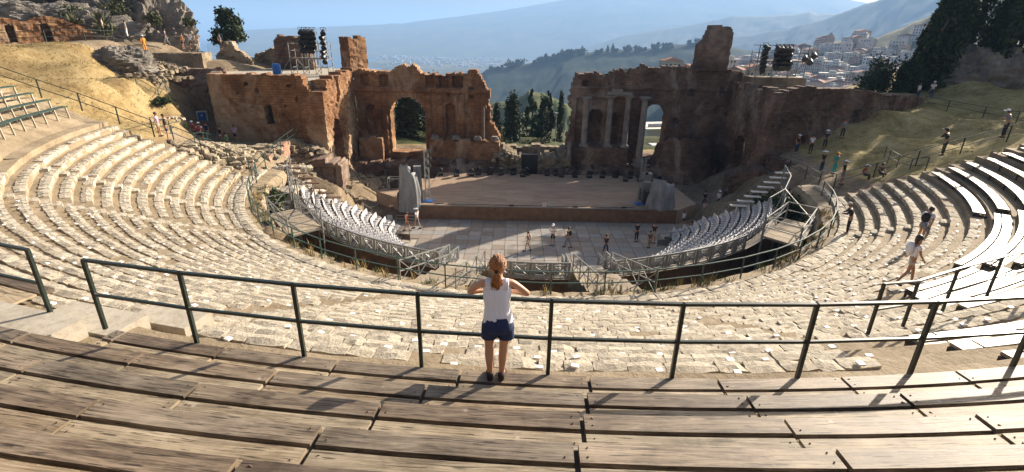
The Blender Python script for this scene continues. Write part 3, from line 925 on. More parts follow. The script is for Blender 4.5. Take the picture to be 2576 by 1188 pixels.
# --- right stage wall, x from 4.2 to 22.6
RW = thing('stage_wall', 'right half of the ruined brick stage wall with marble columns and tall stump', 'ruin', (13, 19.5, 0))
topR = prof_fn([(0, 11.1), (.7, 11.5), (4.0, 11.3), (5.0, 11.7), (6.2, 11.6), (7.4, 12.1), (9.0, 12.25), (12.5, 12.15), (12.9, 12.0), (13.2, 12.0), (13.45, 12.6), (13.5, 14.6), (14.1, 15.2), (14.4, 16.2), (16.2, 16.3), (16.5, 15.8), (16.6, 14.6), (16.45, 13.0), (16.7, 12.1), (19, 11.6)])
begR = prof_fn([(1, 0.0), (4.0, 0.0), (6.0, .5), (8.0, .2), (9.6, .35), (11.4, .5)])
def mR(s, z):
    m = (z < topR(s) + ragged(s, .28, 13) + ragged(s * 3, .2, 14)) & (s > begR(z) + ragged(z, .4, 19))
    m &= ~arch(s, z, 9.6, 1.3, 2.6, 7.1)
    return m
def rR(s, z):
    r = np.zeros_like(s)
    r -= .9 * arch(s, z, 3.05, .72, 4.1, 6.9)
    r -= .9 * arch(s, z, 5.2, .55, 4.1, 6.7)
    r -= .6 * arch(s, z, 14.2, .48, 4.6, 6.8)
    r -= .35 * ((s > .9) & (s < 7.0) & (z > 4) & (z < 8.9))
    r += .15 * ((z > 9.9) & (z < 10.2))
    for c, zz_ in ((1.7, 10.4), (16.6, 9.9), (16.3, 7.9), (11.9, 6.6), (10.9, 5.4), (13.2, 9.7)):
        r -= .6 * ((np.abs(s - c) < .28) & (np.abs(z - zz_) < .3))
    r += .35 * ((s > 13.3) & (s < 16.6) & (z > 11.9))
    return r
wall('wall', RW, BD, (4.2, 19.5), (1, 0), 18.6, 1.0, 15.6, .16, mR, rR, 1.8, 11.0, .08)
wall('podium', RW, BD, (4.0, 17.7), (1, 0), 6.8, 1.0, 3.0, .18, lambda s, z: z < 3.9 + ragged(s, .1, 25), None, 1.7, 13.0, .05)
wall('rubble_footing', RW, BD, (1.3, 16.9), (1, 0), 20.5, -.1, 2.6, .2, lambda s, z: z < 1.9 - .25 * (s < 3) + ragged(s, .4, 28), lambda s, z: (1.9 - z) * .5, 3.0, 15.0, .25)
# half-round bastion
V = []; F = []; na, nz_ = 26, 14
for i in range(nz_ + 1):
    for j in range(na + 1):
        a = math.pi * (1 + j / na)
        z = .2 + 5.0 * i / nz_ + (.5 * noise.noise(Vector((j * .5, 0, 3))) if i == nz_ else 0)
        r = 3.9 + .16 * noise.noise(Vector((j * .4, i * .5, 2))) - .05 * i
        V.append((17.4 + r * math.cos(a), 19.3 + r * math.sin(a) * .95, z - .04 * max(0, abs(j - 13) - 6) * i / 3))
for i in range(nz_):
    for j in range(na):
        a = i * (na + 1) + j
        F.append((a, a + 1, a + na + 2, a + na + 1))
F.append(tuple(range(nz_ * (na + 1), (nz_ + 1) * (na + 1))))
obj('bastion', mesh_from('bastion', V, F, BD), RW)

def column(x, y, z0, z1, r, label_parent, cap=True):
    m_ = MB()
    m_.box((x, y, z0 + .1), (r * 2.9, r * 2.9, .2))
    m_.tube([(x, y, z0 + .2), (x, y, z0 + .28), (x, y, z0 + .36)], [r * 1.3, r * 1.3, r * 1.08], 14)
    m_.tube([(x, y, z0 + .36), (x, y, (z0 + z1) / 2), (x, y, z1 - .5)], [r, r * .96, r * .86], 14)
    if cap:
        m_.tube([(x, y, z1 - .5), (x, y, z1 - .15)], [r * .86, r * 1.4], 12)
        m_.box((x, y, z1 - .07), (r * 2.9, r * 2.9, .14))
    m_.build('column', MAT['marble'], label_parent, smooth=False)
column(5.95, 18.15, 3.9, 9.15, .33, RW)
column(8.5, 18.15, 3.9, 9.35, .33, RW)
column(10.4, 18.15, 3.9, 9.35, .31, RW)
column(12.1, 17.9, 2.3, 9.3, .36, RW)
MB().box((12.1, 17.9, 1.75), (1.05, 1.0, 1.25)).build('column_plinth', MAT['marble'], RW)
MB().box((9.4, 18.1, 9.55), (2.6, .6, .3)).box((9.1, 18.1, 9.85), (1.1, .5, .3)).build('entablature', MAT['marble'], RW)
t = thing('broken_column', 'short broken column stump on the rubble left of the marble columns', 'column', (4.3, 17.3, 2))
MB().tube([(4.3, 17.3, 2.0), (4.32, 17.3, 4.5)], [.26, .22], 12).build('shaft', MAT['marble'], t)
# mounds either side of the central passage and the low wall behind it
for nm, O_, W_, zt, lab in (('rubble_mass', (-3.3, 17.0), 2.5, 3.3, 'ragged masonry lump left of the dark central doorway'), ('rubble_mass', (.95, 17.0), 3.6, 3.3, 'ragged masonry lump right of the dark central doorway')):
    o = wall(nm, None, MAT['rubble'], O_, (1, 0), W_, -.1, 4.6, .2, (lambda W_, zt, left: lambda s, z: z < zt - .5 * np.abs((s / W_) - (.3 if left else .9)) * 2.2 + ragged(s, .5, 33))(W_, zt, O_[0] < 0), lambda s, z: (2.2 - z) * .3, 3.5, 17.0 + O_[0], .3)
    props(o, lab, 'ruin')
o = wall('low_wall', None, MAT['rubble'], (-3.6, 20.9), (1, 0), 8.4, .2, 3.6, .2, lambda s, z: (z < 3.15 + ragged(s, .35, 35)), None, 1.2, 19.0, .15)
props(o, 'low crumbling wall closing the gap between the two brick walls', 'wall')
o = MB().box((.05, 17.5, 1.5), (1.9, .3, 3.1)).build('doorway', MAT['black']); props(o, 'painted shade of the central doorway under the low wall behind the stage', 'door')  # black block stands in for the shade of the passage

# --- left wing: front at y 10.5, narrow side face at x -19.2
WG = thing('brick_wing', 'large brick wing building on the left, its narrow right side lit orange', 'ruin', (-25, 12, 4))
topW = prof_fn([(0, 11.35), (5, 11.4), (8.5, 11.4), (8.8, 10.6), (9.3, 9.9), (10.4, 9.9)])
def mW(s, z):
    m = z < topW(s) + ragged(s, .14, 41)
    m &= ~arch(s, z, 5.25, .40, 7.0, 8.4)
    return m
def rW(s, z):
    r = .22 * (s > 8.0) + .12 * (s > 4.2) * (s < 6.4) * (z < 9.3)
    r = r - .4 * ((np.abs(s - 7.9) < .14) & (np.abs(z - 9.3) < .22))
    for c, zz_ in ((2.6, 9.7), (4.3, 9.9), (6.8, 8.6), (6.5, 7.9), (1.8, 8.8), (7.3, 10.4), (3.4, 10.5)):
        r = r - .4 * ((np.abs(s - c) < .1) & (np.abs(z - zz_) < .1))
    return r
wall('front_wall', WG, BR, (-29.6, 10.5), (1, 0), 10.4, 3.2, 8.6, .15, mW, rW, 1.0, 21.0, .08)
MB().box((-24.35, 11.4, 7.7), (1.2, .2, 2.6)).build('doorway_shade', MAT['black'], WG)  # black slab painted as the shade inside the door arch
def mWi(s, z):
    m = z < prof_fn([(0, 9.9), (1.0, 10.0), (1.1, 10.9), (3, 11.0), (4, 10.2), (4.6, 11.1), (9.6, 11.4)])(s) + ragged(s, .35, 45)
    m &= ~arch(s, z, 2.7, 1.25, 1.0, 5.9)
    return m
wall('side_wall', WG, BR, (-19.2, 10.45), (0, 1), 9.6, 1.0, 10.8, .15, mWi, lambda s, z: -.45 * ((np.abs(s - 4.0) < .35) & (z > 8.6) & (z < 10.6)), 1.2, 23.0, .15)
MB().add([(-29.4, 10.9, 10.75), (-19.6, 10.9, 9.8), (-19.6, 13, 10.6), (-19.6, 32, 10.6), (-36, 32, 10.6), (-34.5, 20, 10.7)], [(0, 1, 2), (0, 2, 3, 4, 5)]).build('terrace', MAT['concrete'], WG)
wall('end_wall', WG, BD, (-34.8, 20.6), (5.2, -10.1), 11.3, 3.0, 8.2, .25, lambda s, z: z < 10.9 + ragged(s, .2, 47), None, 1.0, 25.0, .1)
# tall orange pier beside the wing
PR = thing('brick_pier', 'tall square brick pier between wing and stage wall, its right face glowing orange', 'ruin', (-19.4, 21, 10.6))
for nm, O_, u_, W_, sd_ in (('front_face', (-20.5, 20.4), (1, 0), .95, 51), ('side_face', (-19.55, 20.4), (1.35, 2.0), 2.4, 53)):
    wall(nm, PR, BR, O_, u_, W_, 10.4, 4.5, .16, lambda s, z: z < 14.55 + ragged(s, .35, 55), None, .8, sd_, .08)
# right wing
WR = thing('brick_wing', 'long shaded brick wing on the right with a big arch in its inner side', 'ruin', (27, 11, 3))
topWR = prof_fn([(0, 10.6), (1.2, 10.9), (2.4, 11.2), (6, 11.2), (9, 10.9), (12.5, 10.5), (17, 9.6), (22, 9.3)])
def mWR(s, z):
    m = z < topWR(s) + ragged(s, .3, 61)
    m &= ~arch(s, z, 3.8, .42, 4.6, 6.5)
    return m
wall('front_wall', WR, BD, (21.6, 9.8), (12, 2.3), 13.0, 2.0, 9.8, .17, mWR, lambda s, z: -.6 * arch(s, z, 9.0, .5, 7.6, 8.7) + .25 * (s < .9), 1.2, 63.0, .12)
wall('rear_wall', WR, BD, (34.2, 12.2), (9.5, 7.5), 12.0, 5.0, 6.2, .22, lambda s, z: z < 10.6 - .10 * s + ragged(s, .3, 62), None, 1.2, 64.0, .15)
MB().box((25.4, 11.4, 5.4), (1.3, .2, 3.2), rad(10)).build('doorway_shade', MAT['black'], WR)  # black slab in place of the shade behind the opening
def mWs(s, z):
    m = z < 10.9 + ragged(s, .4, 65)
    m &= ~arch(s, z, 4.3, 1.2, 1.6, 4.8)
    return m
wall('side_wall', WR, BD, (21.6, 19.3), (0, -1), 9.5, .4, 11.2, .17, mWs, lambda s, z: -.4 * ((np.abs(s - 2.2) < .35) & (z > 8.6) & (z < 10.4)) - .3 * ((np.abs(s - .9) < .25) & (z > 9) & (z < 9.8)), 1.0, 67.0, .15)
MB().add([(22, 10.3, 9.9), (34, 12.8, 9.6), (43.5, 20.5, 9.0), (42, 28, 9.3), (24, 28, 9.8), (22, 19.5, 9.9)], [(0, 1, 2, 3, 4, 5)]).build('terrace', MAT['concrete'], WR)
# low ruins: vault at the foot of the right wing, arch ruin and brick podium on the left
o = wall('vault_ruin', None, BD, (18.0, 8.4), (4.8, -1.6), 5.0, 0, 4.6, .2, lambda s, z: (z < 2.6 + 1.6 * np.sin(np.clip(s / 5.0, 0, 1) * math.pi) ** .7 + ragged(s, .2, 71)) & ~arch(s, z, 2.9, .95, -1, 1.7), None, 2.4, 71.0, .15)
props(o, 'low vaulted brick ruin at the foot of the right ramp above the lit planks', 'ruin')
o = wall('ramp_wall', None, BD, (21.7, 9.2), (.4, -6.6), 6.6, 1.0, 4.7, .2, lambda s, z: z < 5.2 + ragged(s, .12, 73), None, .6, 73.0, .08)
props(o, 'plain brick parapet of the right ramp below the crowd', 'wall')
pk = brick_mat('pink_brick', (.30, .17, .12), (.42, .25, .18), (.50, .32, .24), (.50, .38, .28))
o = wall('brick_podium', None, pk, (-21.4, 3.0), (-.6, 6.4), 6.3, 3.2, 2.9, .16, lambda s, z: z < 5.85 + ragged(s, .15, 75), None, .7, 75.0, .06)
props(o, 'sunlit pinkish brick podium wall under the green rail on the left', 'wall')
o = wall('arch_ruin', None, BD, (-20.7, 7.4), (3.6, .2), 3.5, .2, 5.0, .17, lambda s, z: (z < 3.9 + .5 * np.sin(np.clip(s / 3.5, 0, 1) * math.pi) + ragged(s, .35, 77)) & ~((s < .7) & (z > 3.2)), lambda s, z: .3 * ((s > 2.9) | (z > 3.8)), 2.2, 77.0, .14)
props(o, 'broken brick vault behind the left stand, topped with pale stones', 'ruin')
o = wall('stone_block_ruin', None, MAT['rubble'], (-21.1, 5.4), (1.9, .3), 1.9, 1.4, 2.9, .17, lambda s, z: z < 3.6 - .1 * s + ragged(s, .2, 79), None, 1.7, 79.0, .15)
props(o, 'squat chunk of masonry with a pale flat top left of the vault', 'ruin')
# ruins on the left terrace
for O_, u_, W_, zb, pts, m_, lab, sd_ in (
        ((-38.6, 27.6), (1, .15), 4.6, 10.4, [(0, 11.1), (1.0, 12.6), (1.8, 13.7), (2.5, 13.6), (3.3, 12.4), (4.5, 11.6)], MAT['rubble'], 'pointed rubble wall stub below the dark tree', 81),
        ((-35.2, 30.6), (1, .05), 4.2, 10.4, [(0, 12.0), (1.2, 12.4), (3, 12.9), (4.2, 13.2)], MAT['rubble'], 'low sunlit rubble wall along the left terrace', 83),
        ((-31.3, 28.6), (1, 0), 4.6, 10.4, [(0, 14.0), (.4, 14.6), (2.5, 14.3), (4.1, 14.2), (4.5, 12)], BD, 'dark square brick ruin behind the left lighting scaffold', 85)):
    o = wall('ruined_wall', None, m_, O_, u_, W_, zb, 4.6, .18, (lambda pp: lambda s, z: z < prof_fn(pp)(s) + ragged(s, .4, 87))(pts), None, 1.3, sd_, .28 if m_ is MAT['rubble'] else .16)
    props(o, lab, 'ruin')
# rubble heap along the wing top and terraces
def heap(name, label, centre, ext, n, s0, s1, mat='rubble', parent=None, seed=1):
    r = random.Random(seed)
    t = thing(name, label, 'rubble', centre)
    pl = []
    for i in range(n):
        x = centre[0] + r.uniform(-1, 1) * ext[0]; y = centre[1] + r.uniform(-1, 1) * ext[1]
        q = max(0, 1 - ((x - centre[0]) / ext[0]) ** 2 - ((y - centre[1]) / ext[1]) ** 2)
        z = centre[2] + r.random() * ext[2] * q
        s = r.uniform(s0, s1)
        M = Matrix.Translation((x, y, z)) @ Matrix.Rotation(r.uniform(0, 6), 4, 'Z') @ Matrix.Rotation(r.gauss(0, .4), 4, 'X') @ Matrix.Diagonal((s * r.uniform(.8, 1.5), s, s * r.uniform(.5, .9), 1))
        pl.append((r.randrange(10), M))
    scatter('stone', t, RUB, pl, MAT[mat], 300)
    return t
heap('rubble_heap', 'pale rubble spread on the wing top under the scaffold', (-22.4, 12.2, 10.4), (2.6, 1.2, .6), 130, .15, .42, seed=1)
heap('rubble_heap', 'sunlit stones at the foot of the orange corner', (-19.0, 9.4, 3.6), (1.5, 1.0, .7), 70, .15, .4, seed=2)
heap('rubble_heap', 'rubble along the edge of the yellow slope under the rock', (-37.0, 12.4, 10.5), (2.6, 4.0, .7), 220, .15, .5, 'rubble', seed=3)
heap('rubble_heap', 'loose stones by the ramp at the bottom of the yellow slope', (-29.2, 3.4, 8.3), (.9, 1.6, .25), 40, .12, .3, 'stone', seed=4)
heap('rubble_heap', 'pale stones on the earth ledge above the left stand', (-19.3, -1.0, 5.0), (1.4, 3.6, .5), 80, .2, .55, 'stone', seed=5)
heap('rubble_heap', 'big pale boulders between pit rail and left scaffold', (-17.6, -1.5, 3.4), (1.1, 2.4, 1.5), 60, .35, .9, 'stone', seed=6)
heap('rubble_heap', 'tumbled blocks left of the stage in the shade', (-17.0, 14.5, .3), (3.2, 2.2, .8), 140, .25, .7, 'rubble', seed=7)
for k, (x_, y_, ex, ey, n_) in enumerate(((-21.6, 9.3, 2.2, 1.5, 150), (-18.3, 11.0, 1.8, 2.0, 140), (-17.0, 5.0, 1.6, 2.2, 120), (-19.6, 4.2, 1.4, 1.6, 90))):
    r = random.Random(70 + k); pl = []
    t = thing('rubble_heap', ('fallen masonry along the foot of the left wing', 'rubble slope under the arch of the left wing', 'rubble slope between the vault and the left stand', 'loose stones between the vault and the pit rail')[k], 'rubble', (x_, y_, gz(x_, y_)))
    for i in range(n_):
        x = x_ + r.gauss(0, ex * .5); y = y_ + r.gauss(0, ey * .5); s_ = r.uniform(.15, .6)
        pl.append((r.randrange(10), Matrix.Translation((x, y, gz(x, y) + s_ * .12)) @ Matrix.Rotation(r.uniform(0, 6), 4, 'Z') @ Matrix.Rotation(r.gauss(0, .35), 4, 'X') @ Matrix.Diagonal((s_ * r.uniform(.9, 1.7), s_, s_ * .65, 1))))
    scatter('stone', t, RUB, pl, MAT['rubble'], 300)
heap('rubble_heap', 'stones at the broken end of the left stage wall', (-2.6, 17.4, 2.6), (1.3, 1.3, .9), 60, .2, .5, 'rubble', seed=8)
heap('rubble_heap', 'jumble of rock below the terrace of the visitors on the far left', (-38.8, 17.5, 11.0), (2.6, 2.4, .9), 220, .15, .5, 'rubble', seed=9)
for k, (cx_, cy_, n_, ex, ey) in enumerate(((-24.2, -0.2, 90, 1.3, 3.0), (-22.6, -.6, 90, 1.3, 3.4), (-25.4, 4.2, 60, 1.4, 1.4), (-22.4, 5.6, 80, 1.2, 2.8))):
    r = random.Random(50 + k); pl = []
    t = thing('rubble_heap', ('stone edging of the dirt terrace beside the left stair', 'broken stone steps just above the pit rail on the left', 'pale stones at the edge of the shaded path by the wing', 'loose masonry behind the pink podium wall')[k], 'rubble', (cx_, cy_, gz(cx_, cy_)))
    for i in range(n_):
        x = cx_ + r.gauss(0, ex * .5); y = cy_ + r.gauss(0, ey * .5); s_ = r.uniform(.18, .55)
        y = round(y / .9 + .3 * x) * .9 - .27 * x
        pl.append((r.randrange(10), Matrix.Translation((x, y, gz(x, y) + s_ * .15)) @ Matrix.Rotation(r.gauss(.3, .4), 4, 'Z') @ Matrix.Diagonal((s_ * r.uniform(1, 1.9), s_, s_ * .6, 1))))
    scatter('stone', t, RUB, pl, MAT['stone_rough'], 300)
t = thing('marble_fragment', 'white marble fragment lying in the shade left of the stage', 'fragment', (-16.2, 8.6, .3))
MB().box((-16.2, 8.6, .25), (1.3, .5, .5), .3).box((-16.5, 8.6, .65), (.4, .35, .5), .6, taper=.7).build('block', MAT['marble'], t)

# ------------------------------------------------------------------ rock hill, upper left
def rock_mass(name, label, cx, cy, z0, rx, ry, h, n, seed, mat, rough_=.35, rot=0, pw=.6, cat='rock', kind=None):
    V = []; F = []
    nu, nv = n, int(n * .8)
    for i in range(nv + 1):
        for j in range(nu):
            a = 2 * math.pi * j / nu; t = i / nv
            r = math.cos(t * math.pi / 2) ** pw if t < 1 else 0
            d = Vector((math.cos(a) * r, math.sin(a) * r, math.sin(t * math.pi / 2)))
            q = noise.noise(d * 2.1 + Vector((seed, 0, 0))) * .6 + abs(noise.noise(d * 5 + Vector((0, seed, 0)))) * .5 + noise.noise(d * 13 + Vector((0, 0, seed))) * .22 + noise.noise(d * 31 + Vector((0, 4, seed))) * .10
            k = 1 + rough_ * q
            x, y = d.x * rx * k, d.y * ry * k
            V.append((cx + x * math.cos(rot) - y * math.sin(rot), cy + x * math.sin(rot) + y * math.cos(rot), z0 + d.z * h * (1 + rough_ * .8 * q)))
    for i in range(nv):
        for j in range(nu):
            F.append((i * nu + j, i * nu + (j + 1) % nu, (i + 1) * nu + (j + 1) % nu, (i + 1) * nu + j))
    o = obj(name, mesh_from(name, V, F, mat))
    if kind: o['kind'] = kind
    else: props(o, label, cat)
    return o
rock_mass('rock_outcrop', 'high craggy rock hill filling the upper left corner', -62, 34, 11, 14, 10, 14, 170, 1.0, MAT['rock'], .45)
rock_mass('rock_outcrop', 'craggy rock shoulder falling to the sea beside the visitors', -50.5, 30.5, 9.5, 7.8, 5.6, 9.2, 150, 2.3, MAT['rock'], .5)
rock_mass('rock_outcrop', 'pale boulder ridge above the brick niches', -53.5, 20.5, 13, 9, 3.0, 4.0, 100, 3.7, MAT['rock'], .42, .55)
rock_mass('rock_outcrop', 'dark overgrown boulder at the top of the yellow slope', -40.3, 14.6, 11.0, 3.0, 2.6, 2.2, 60, 5.1, MAT['rock'], .35)
rock_mass('rock_outcrop', 'grey rock face behind the right path under the cypresses', 52, 25, 9, 7, 4.5, 5.5, 70, 6.3, MAT['rock'], .3, .2)
# brick wall with two niches
NW = thing('niche_wall', 'old brick wall with two arched niches on the upper left', 'ruin', (-49, 16, 13.5))
def mN(s, z):
    m = z < prof_fn([(0, 15.4), (2, 15.7), (3.5, 15.5), (5.0, 16.0), (6.5, 15.7), (7.8, 15.3), (8.4, 14.4)])(s) + ragged(s, .18, 91)
    m &= ~(arch(s, z, 2.3, .36, 13.5, 14.8) | arch(s, z, 4.9, .38, 13.5, 15.0))
    return m
wall('wall', NW, BR, (-51.9, 13.4), (5.2, 6.4), 8.6, 12.6, 3.8, .13, mN, None, .8, 93.0, .08)
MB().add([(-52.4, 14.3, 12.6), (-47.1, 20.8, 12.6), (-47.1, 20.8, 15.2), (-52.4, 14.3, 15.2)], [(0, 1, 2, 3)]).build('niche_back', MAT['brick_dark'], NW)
# dark wall behind the path at the wing's end
o = wall('retaining_wall', None, BD, (-40.0, 16.2), (7.4, 3.4), 8.0, 5.0, 6.6, .2, lambda s, z: z < 11.2 + ragged(s, .3, 95), None, 1.2, 95.0, .2)
props(o, 'dark retaining wall at the end of the path left of the wing', 'wall')
o = wall('terrace_wall', None, MAT['rubble'], (-42.0, 19.6), (5.6, 1.6), 6.2, 10.4, 2.6, .2, lambda s, z: z < 12.6 + ragged(s, .1, 97), None, 4.0, 97.0, .1)
props(o, 'stone terrace wall carrying the visitors on the far left', 'wall')

# ------------------------------------------------------------------ stands with seats
def Wd(az):
    d = abs(az + 90)
    t = max(0.0, min(1.0, (d - 20) / 65.0))
    return 3.0 * t ** 1.5
def row_r(i, az): return 13.9 - .66 * i + Wd(az)
def row_h(i): return 3.72 - .38 * i
# chair
ch = MB()
ch.box((0, 0, .42), (.44, .42, .04)); ch.box((0, .2, .66), (.50, .035, .44), M=Matrix.Rotation(-.18, 3, 'X'))
for x in (-.2, .2): ch.box((x, 0, .30), (.03, .34, .22))
ch.box((-.21, .05, .50), (.03, .3, .12)); ch.box((.21, .05, .50), (.03, .3, .12))
CH = (np.array(ch.v), ch.f)
def seat_m(R_, az, z, s=1.0):
    return Matrix.Translation(P(R_, az, z)) @ Matrix.Rotation(rad(az - 90), 4, 'Z') @ Matrix.Scale(s, 4)
seats = []
for lo0, hi0, side in ((-177.0, -111.5, 'l'), (-76.5, -4.0, 'r'), (-100.5, -85.5, 'c')):
    lab = {'l': 'left curved stand of white seats rising from the orchestra', 'r': 'right curved stand of white seats, half in the shade', 'c': 'narrow middle stand between the two footbridges'}[side]
    t = thing('grandstand', lab, 'grandstand', P(12, (lo0 + hi0) / 2))
    for i in range(10):
        lo = lo0 - (1.0 * (i - 1) if side == 'l' else 0); hi = hi0 + (1.0 * (i - 1) if side == 'r' else 0)
        if i > 6 and side == 'c': break
        n = max(3, int((hi - lo) / 3)); V = []; F = []
        for q in range(n + 1):
            a = lo + (hi - lo) * q / n
            for dr, z in ((-.36, row_h(i) - .38), (-.36, row_h(i)), (.30, row_h(i))): V.append(P(row_r(i, a) + dr, a, z))
        for q in range(n):
            for k in range(2): F.append((q * 3 + k, q * 3 + k + 1, q * 3 + k + 4, q * 3 + k + 3))
        obj('tier', mesh_from('tier', V, F, MAT['under']), t)
        a = lo + 1.2
        while a < hi - 1.2:
            seats.append((side, Matrix(seat_m(row_r(i, a), a, row_h(i))), i))
            a += math.degrees(.52 / row_r(i, a))
    # back wall
    n = max(4, int((hi0 - lo0) / 3)); V = []; F = []
    for q in range(n + 1):
        a = lo0 + (hi0 - lo0) * q / n
        V += [P(14.55 + Wd(a), a, -.05), P(14.55 + Wd(a), a, 4.0)]
    for q in range(n): F.append((q * 2, q * 2 + 1, q * 2 + 3, q * 2 + 2))
    obj('back_wall', mesh_from('back_wall', V, F, plain('brown_boarding_' + side, (.075, .042, .026), .7, 0, .25, 2)), t)
    # side cheeks
    for a in (lo0, hi0):
        V = [P(14.55 + Wd(a), a, 0), P(14.55 + Wd(a), a, 4.0), P(7.6 + Wd(a) * .9, a, .35), P(7.6 + Wd(a) * .9, a, 0)]
        obj('side_panel', mesh_from('side_panel', V, [(0, 1, 2, 3)], MAT['galv']), t)
    # walkway behind last row
    V = []; F = []
    for q in range(n + 1):
        a = lo0 + (hi0 - lo0) * q / n
        V += [P(14.2 + Wd(a), a, 4.02), P(14.75 + Wd(a), a, 4.02)]
    for q in range(n): F.append((q * 2, q * 2 + 1, q * 2 + 3, q * 2 + 2))
    obj('walkway', mesh_from('walkway', V, F, MAT['wood_pale']), t)
    # balustrade panels
    bl, bh = {'l': (-146, -111.5), 'r': (-76.5, -42), 'c': (-100.5, -85.5)}[side]
    npan = int(round((bh - bl) * rad(1) * 14.8 / 1.02)); w_ = 1.02
    pm = MB()
    for x in (-.5, .5): pm.box((x, 0, .47), (.10, .08, .94))
    for z in (.10, .90): pm.box((0, 0, z), (1.0, .07, .07))
    for x in (-.33, .33): pm.box((x, 0, .5), (.045, .045, .78))
    for z in (.24, .76): pm.box((0, 0, z), (.66, .045, .045))
    pm.bar((-.33, 0, .24), (.33, 0, .76), .042); pm.bar((-.33, 0, .76), (.33, 0, .24), .042)
    pme = mesh_from('balustrade_panel', pm.v, pm.f, MAT['galv'])
    for q in range(npan):
        a = bl + (bh - bl) * (q + .5) / npan
        o = bpy.data.objects.new('balustrade_panel', pme); COL.objects.link(o); o.parent = t
        rr_ = 14.7 + Wd(a)
        o.matrix_basis = wmat(t).inverted() @ Matrix.Translation(P(rr_, a, 4.0)) @ Matrix.Rotation(rad(a - 90) - (Wd(a + 1) - Wd(a - 1)) / 2 / rr_ / rad(1) * (1), 4, 'Z') @ Matrix.Scale(rr_ * rad((bh - bl) / npan) / 1.02, 4, (1, 0, 0))
    # balustrades down the sides by the bridges
    for a in ((hi0,) if side == 'l' else (lo0,) if side == 'r' else (lo0, hi0)):
        for q in range(2):
            o = bpy.data.objects.new('balustrade_panel', pme); COL.objects.link(o); o.parent = t
            o.matrix_basis = wmat(t).inverted() @ Matrix.Translation(P(14.1 + Wd(a) - 1.0 * q, a, 4.0 - .5 * q)) @ Matrix.Rotation(rad(a), 4, 'Z')
sp = [(0, M) for s_, M, i in seats]
sp = [(0, M @ Matrix.Rotation(random.gauss(0, .05), 4, 'Z') @ Matrix.Translation((0, random.gauss(0, .015), 0))) for _, M in sp]
outs = scatter('white_chair', None, [CH], sp, MAT['white'], 300, 'white_chairs')
for o in outs:
    a = math.degrees(math.atan2(o.matrix_basis.translation.y, o.matrix_basis.translation.x))
    lft = a < -107 or a > 90; mid = -103 < a < -83
    zz_ = o.matrix_basis.translation.z; rw_ = max(0, min(9, int(round((3.72 - zz_) / .38))))
    props(o, 'white plastic seat in the %s row from the top of the %s stand' % (ORD[rw_], 'left' if lft else 'narrow middle' if mid else 'right'), 'seat', 'white seats of the %s stand' % ('left' if lft else 'middle' if mid else 'right'))
# the seats on the right share the same white plastic
# stepped guard frames at the orchestra end of the stands
def guard_frames(side):
    t = thing('stepped_barrier', 'stepped steel guard frames at the stage end of the %s stand' % ('left' if side < 0 else 'right'), 'barrier', (side * 13, 1, 0))
    for i in range(7):
        R_ = 16.9 - i * 1.05; az = (172 + i * 1.7) if side < 0 else (8 - i * 1.8)
        z = 2.6 - .38 * i
        p = P(R_, az, max(0, z - .9)); q = P(R_ - .95, az + (1.6 if side < 0 else -1.6), max(0, z - .9))
        f = MB()
        A = p + Vector((0, 0, 1.15)); B = q + Vector((0, 0, 1.15))
        f.bar(p, A, .05).bar(q, B, .05).bar(A, B, .05).bar(p + Vector((0, 0, .6)), q + Vector((0, 0, .6)), .035).bar(p + Vector((0, 0, .1)), q + Vector((0, 0, .1)), .035)
        f.build('guard_frame', MAT['galv'], t)
        pm = MB().add([p + Vector((0, .03, .12)), q + Vector((0, .03, .12)), q + Vector((0, .03, .58)), p + Vector((0, .03, .58))], [(0, 1, 2, 3)])
        pm.build('mesh_panel', MAT['rust'] if side < 0 else MAT['galv'], t)
guard_frames(-1); guard_frames(1)

MAT['ply'] = rocky('platform_plywood', [(.26, .21, .15), (.33, .27, .20), (.40, .34, .26)], .6, 4, .15, bs=.2)
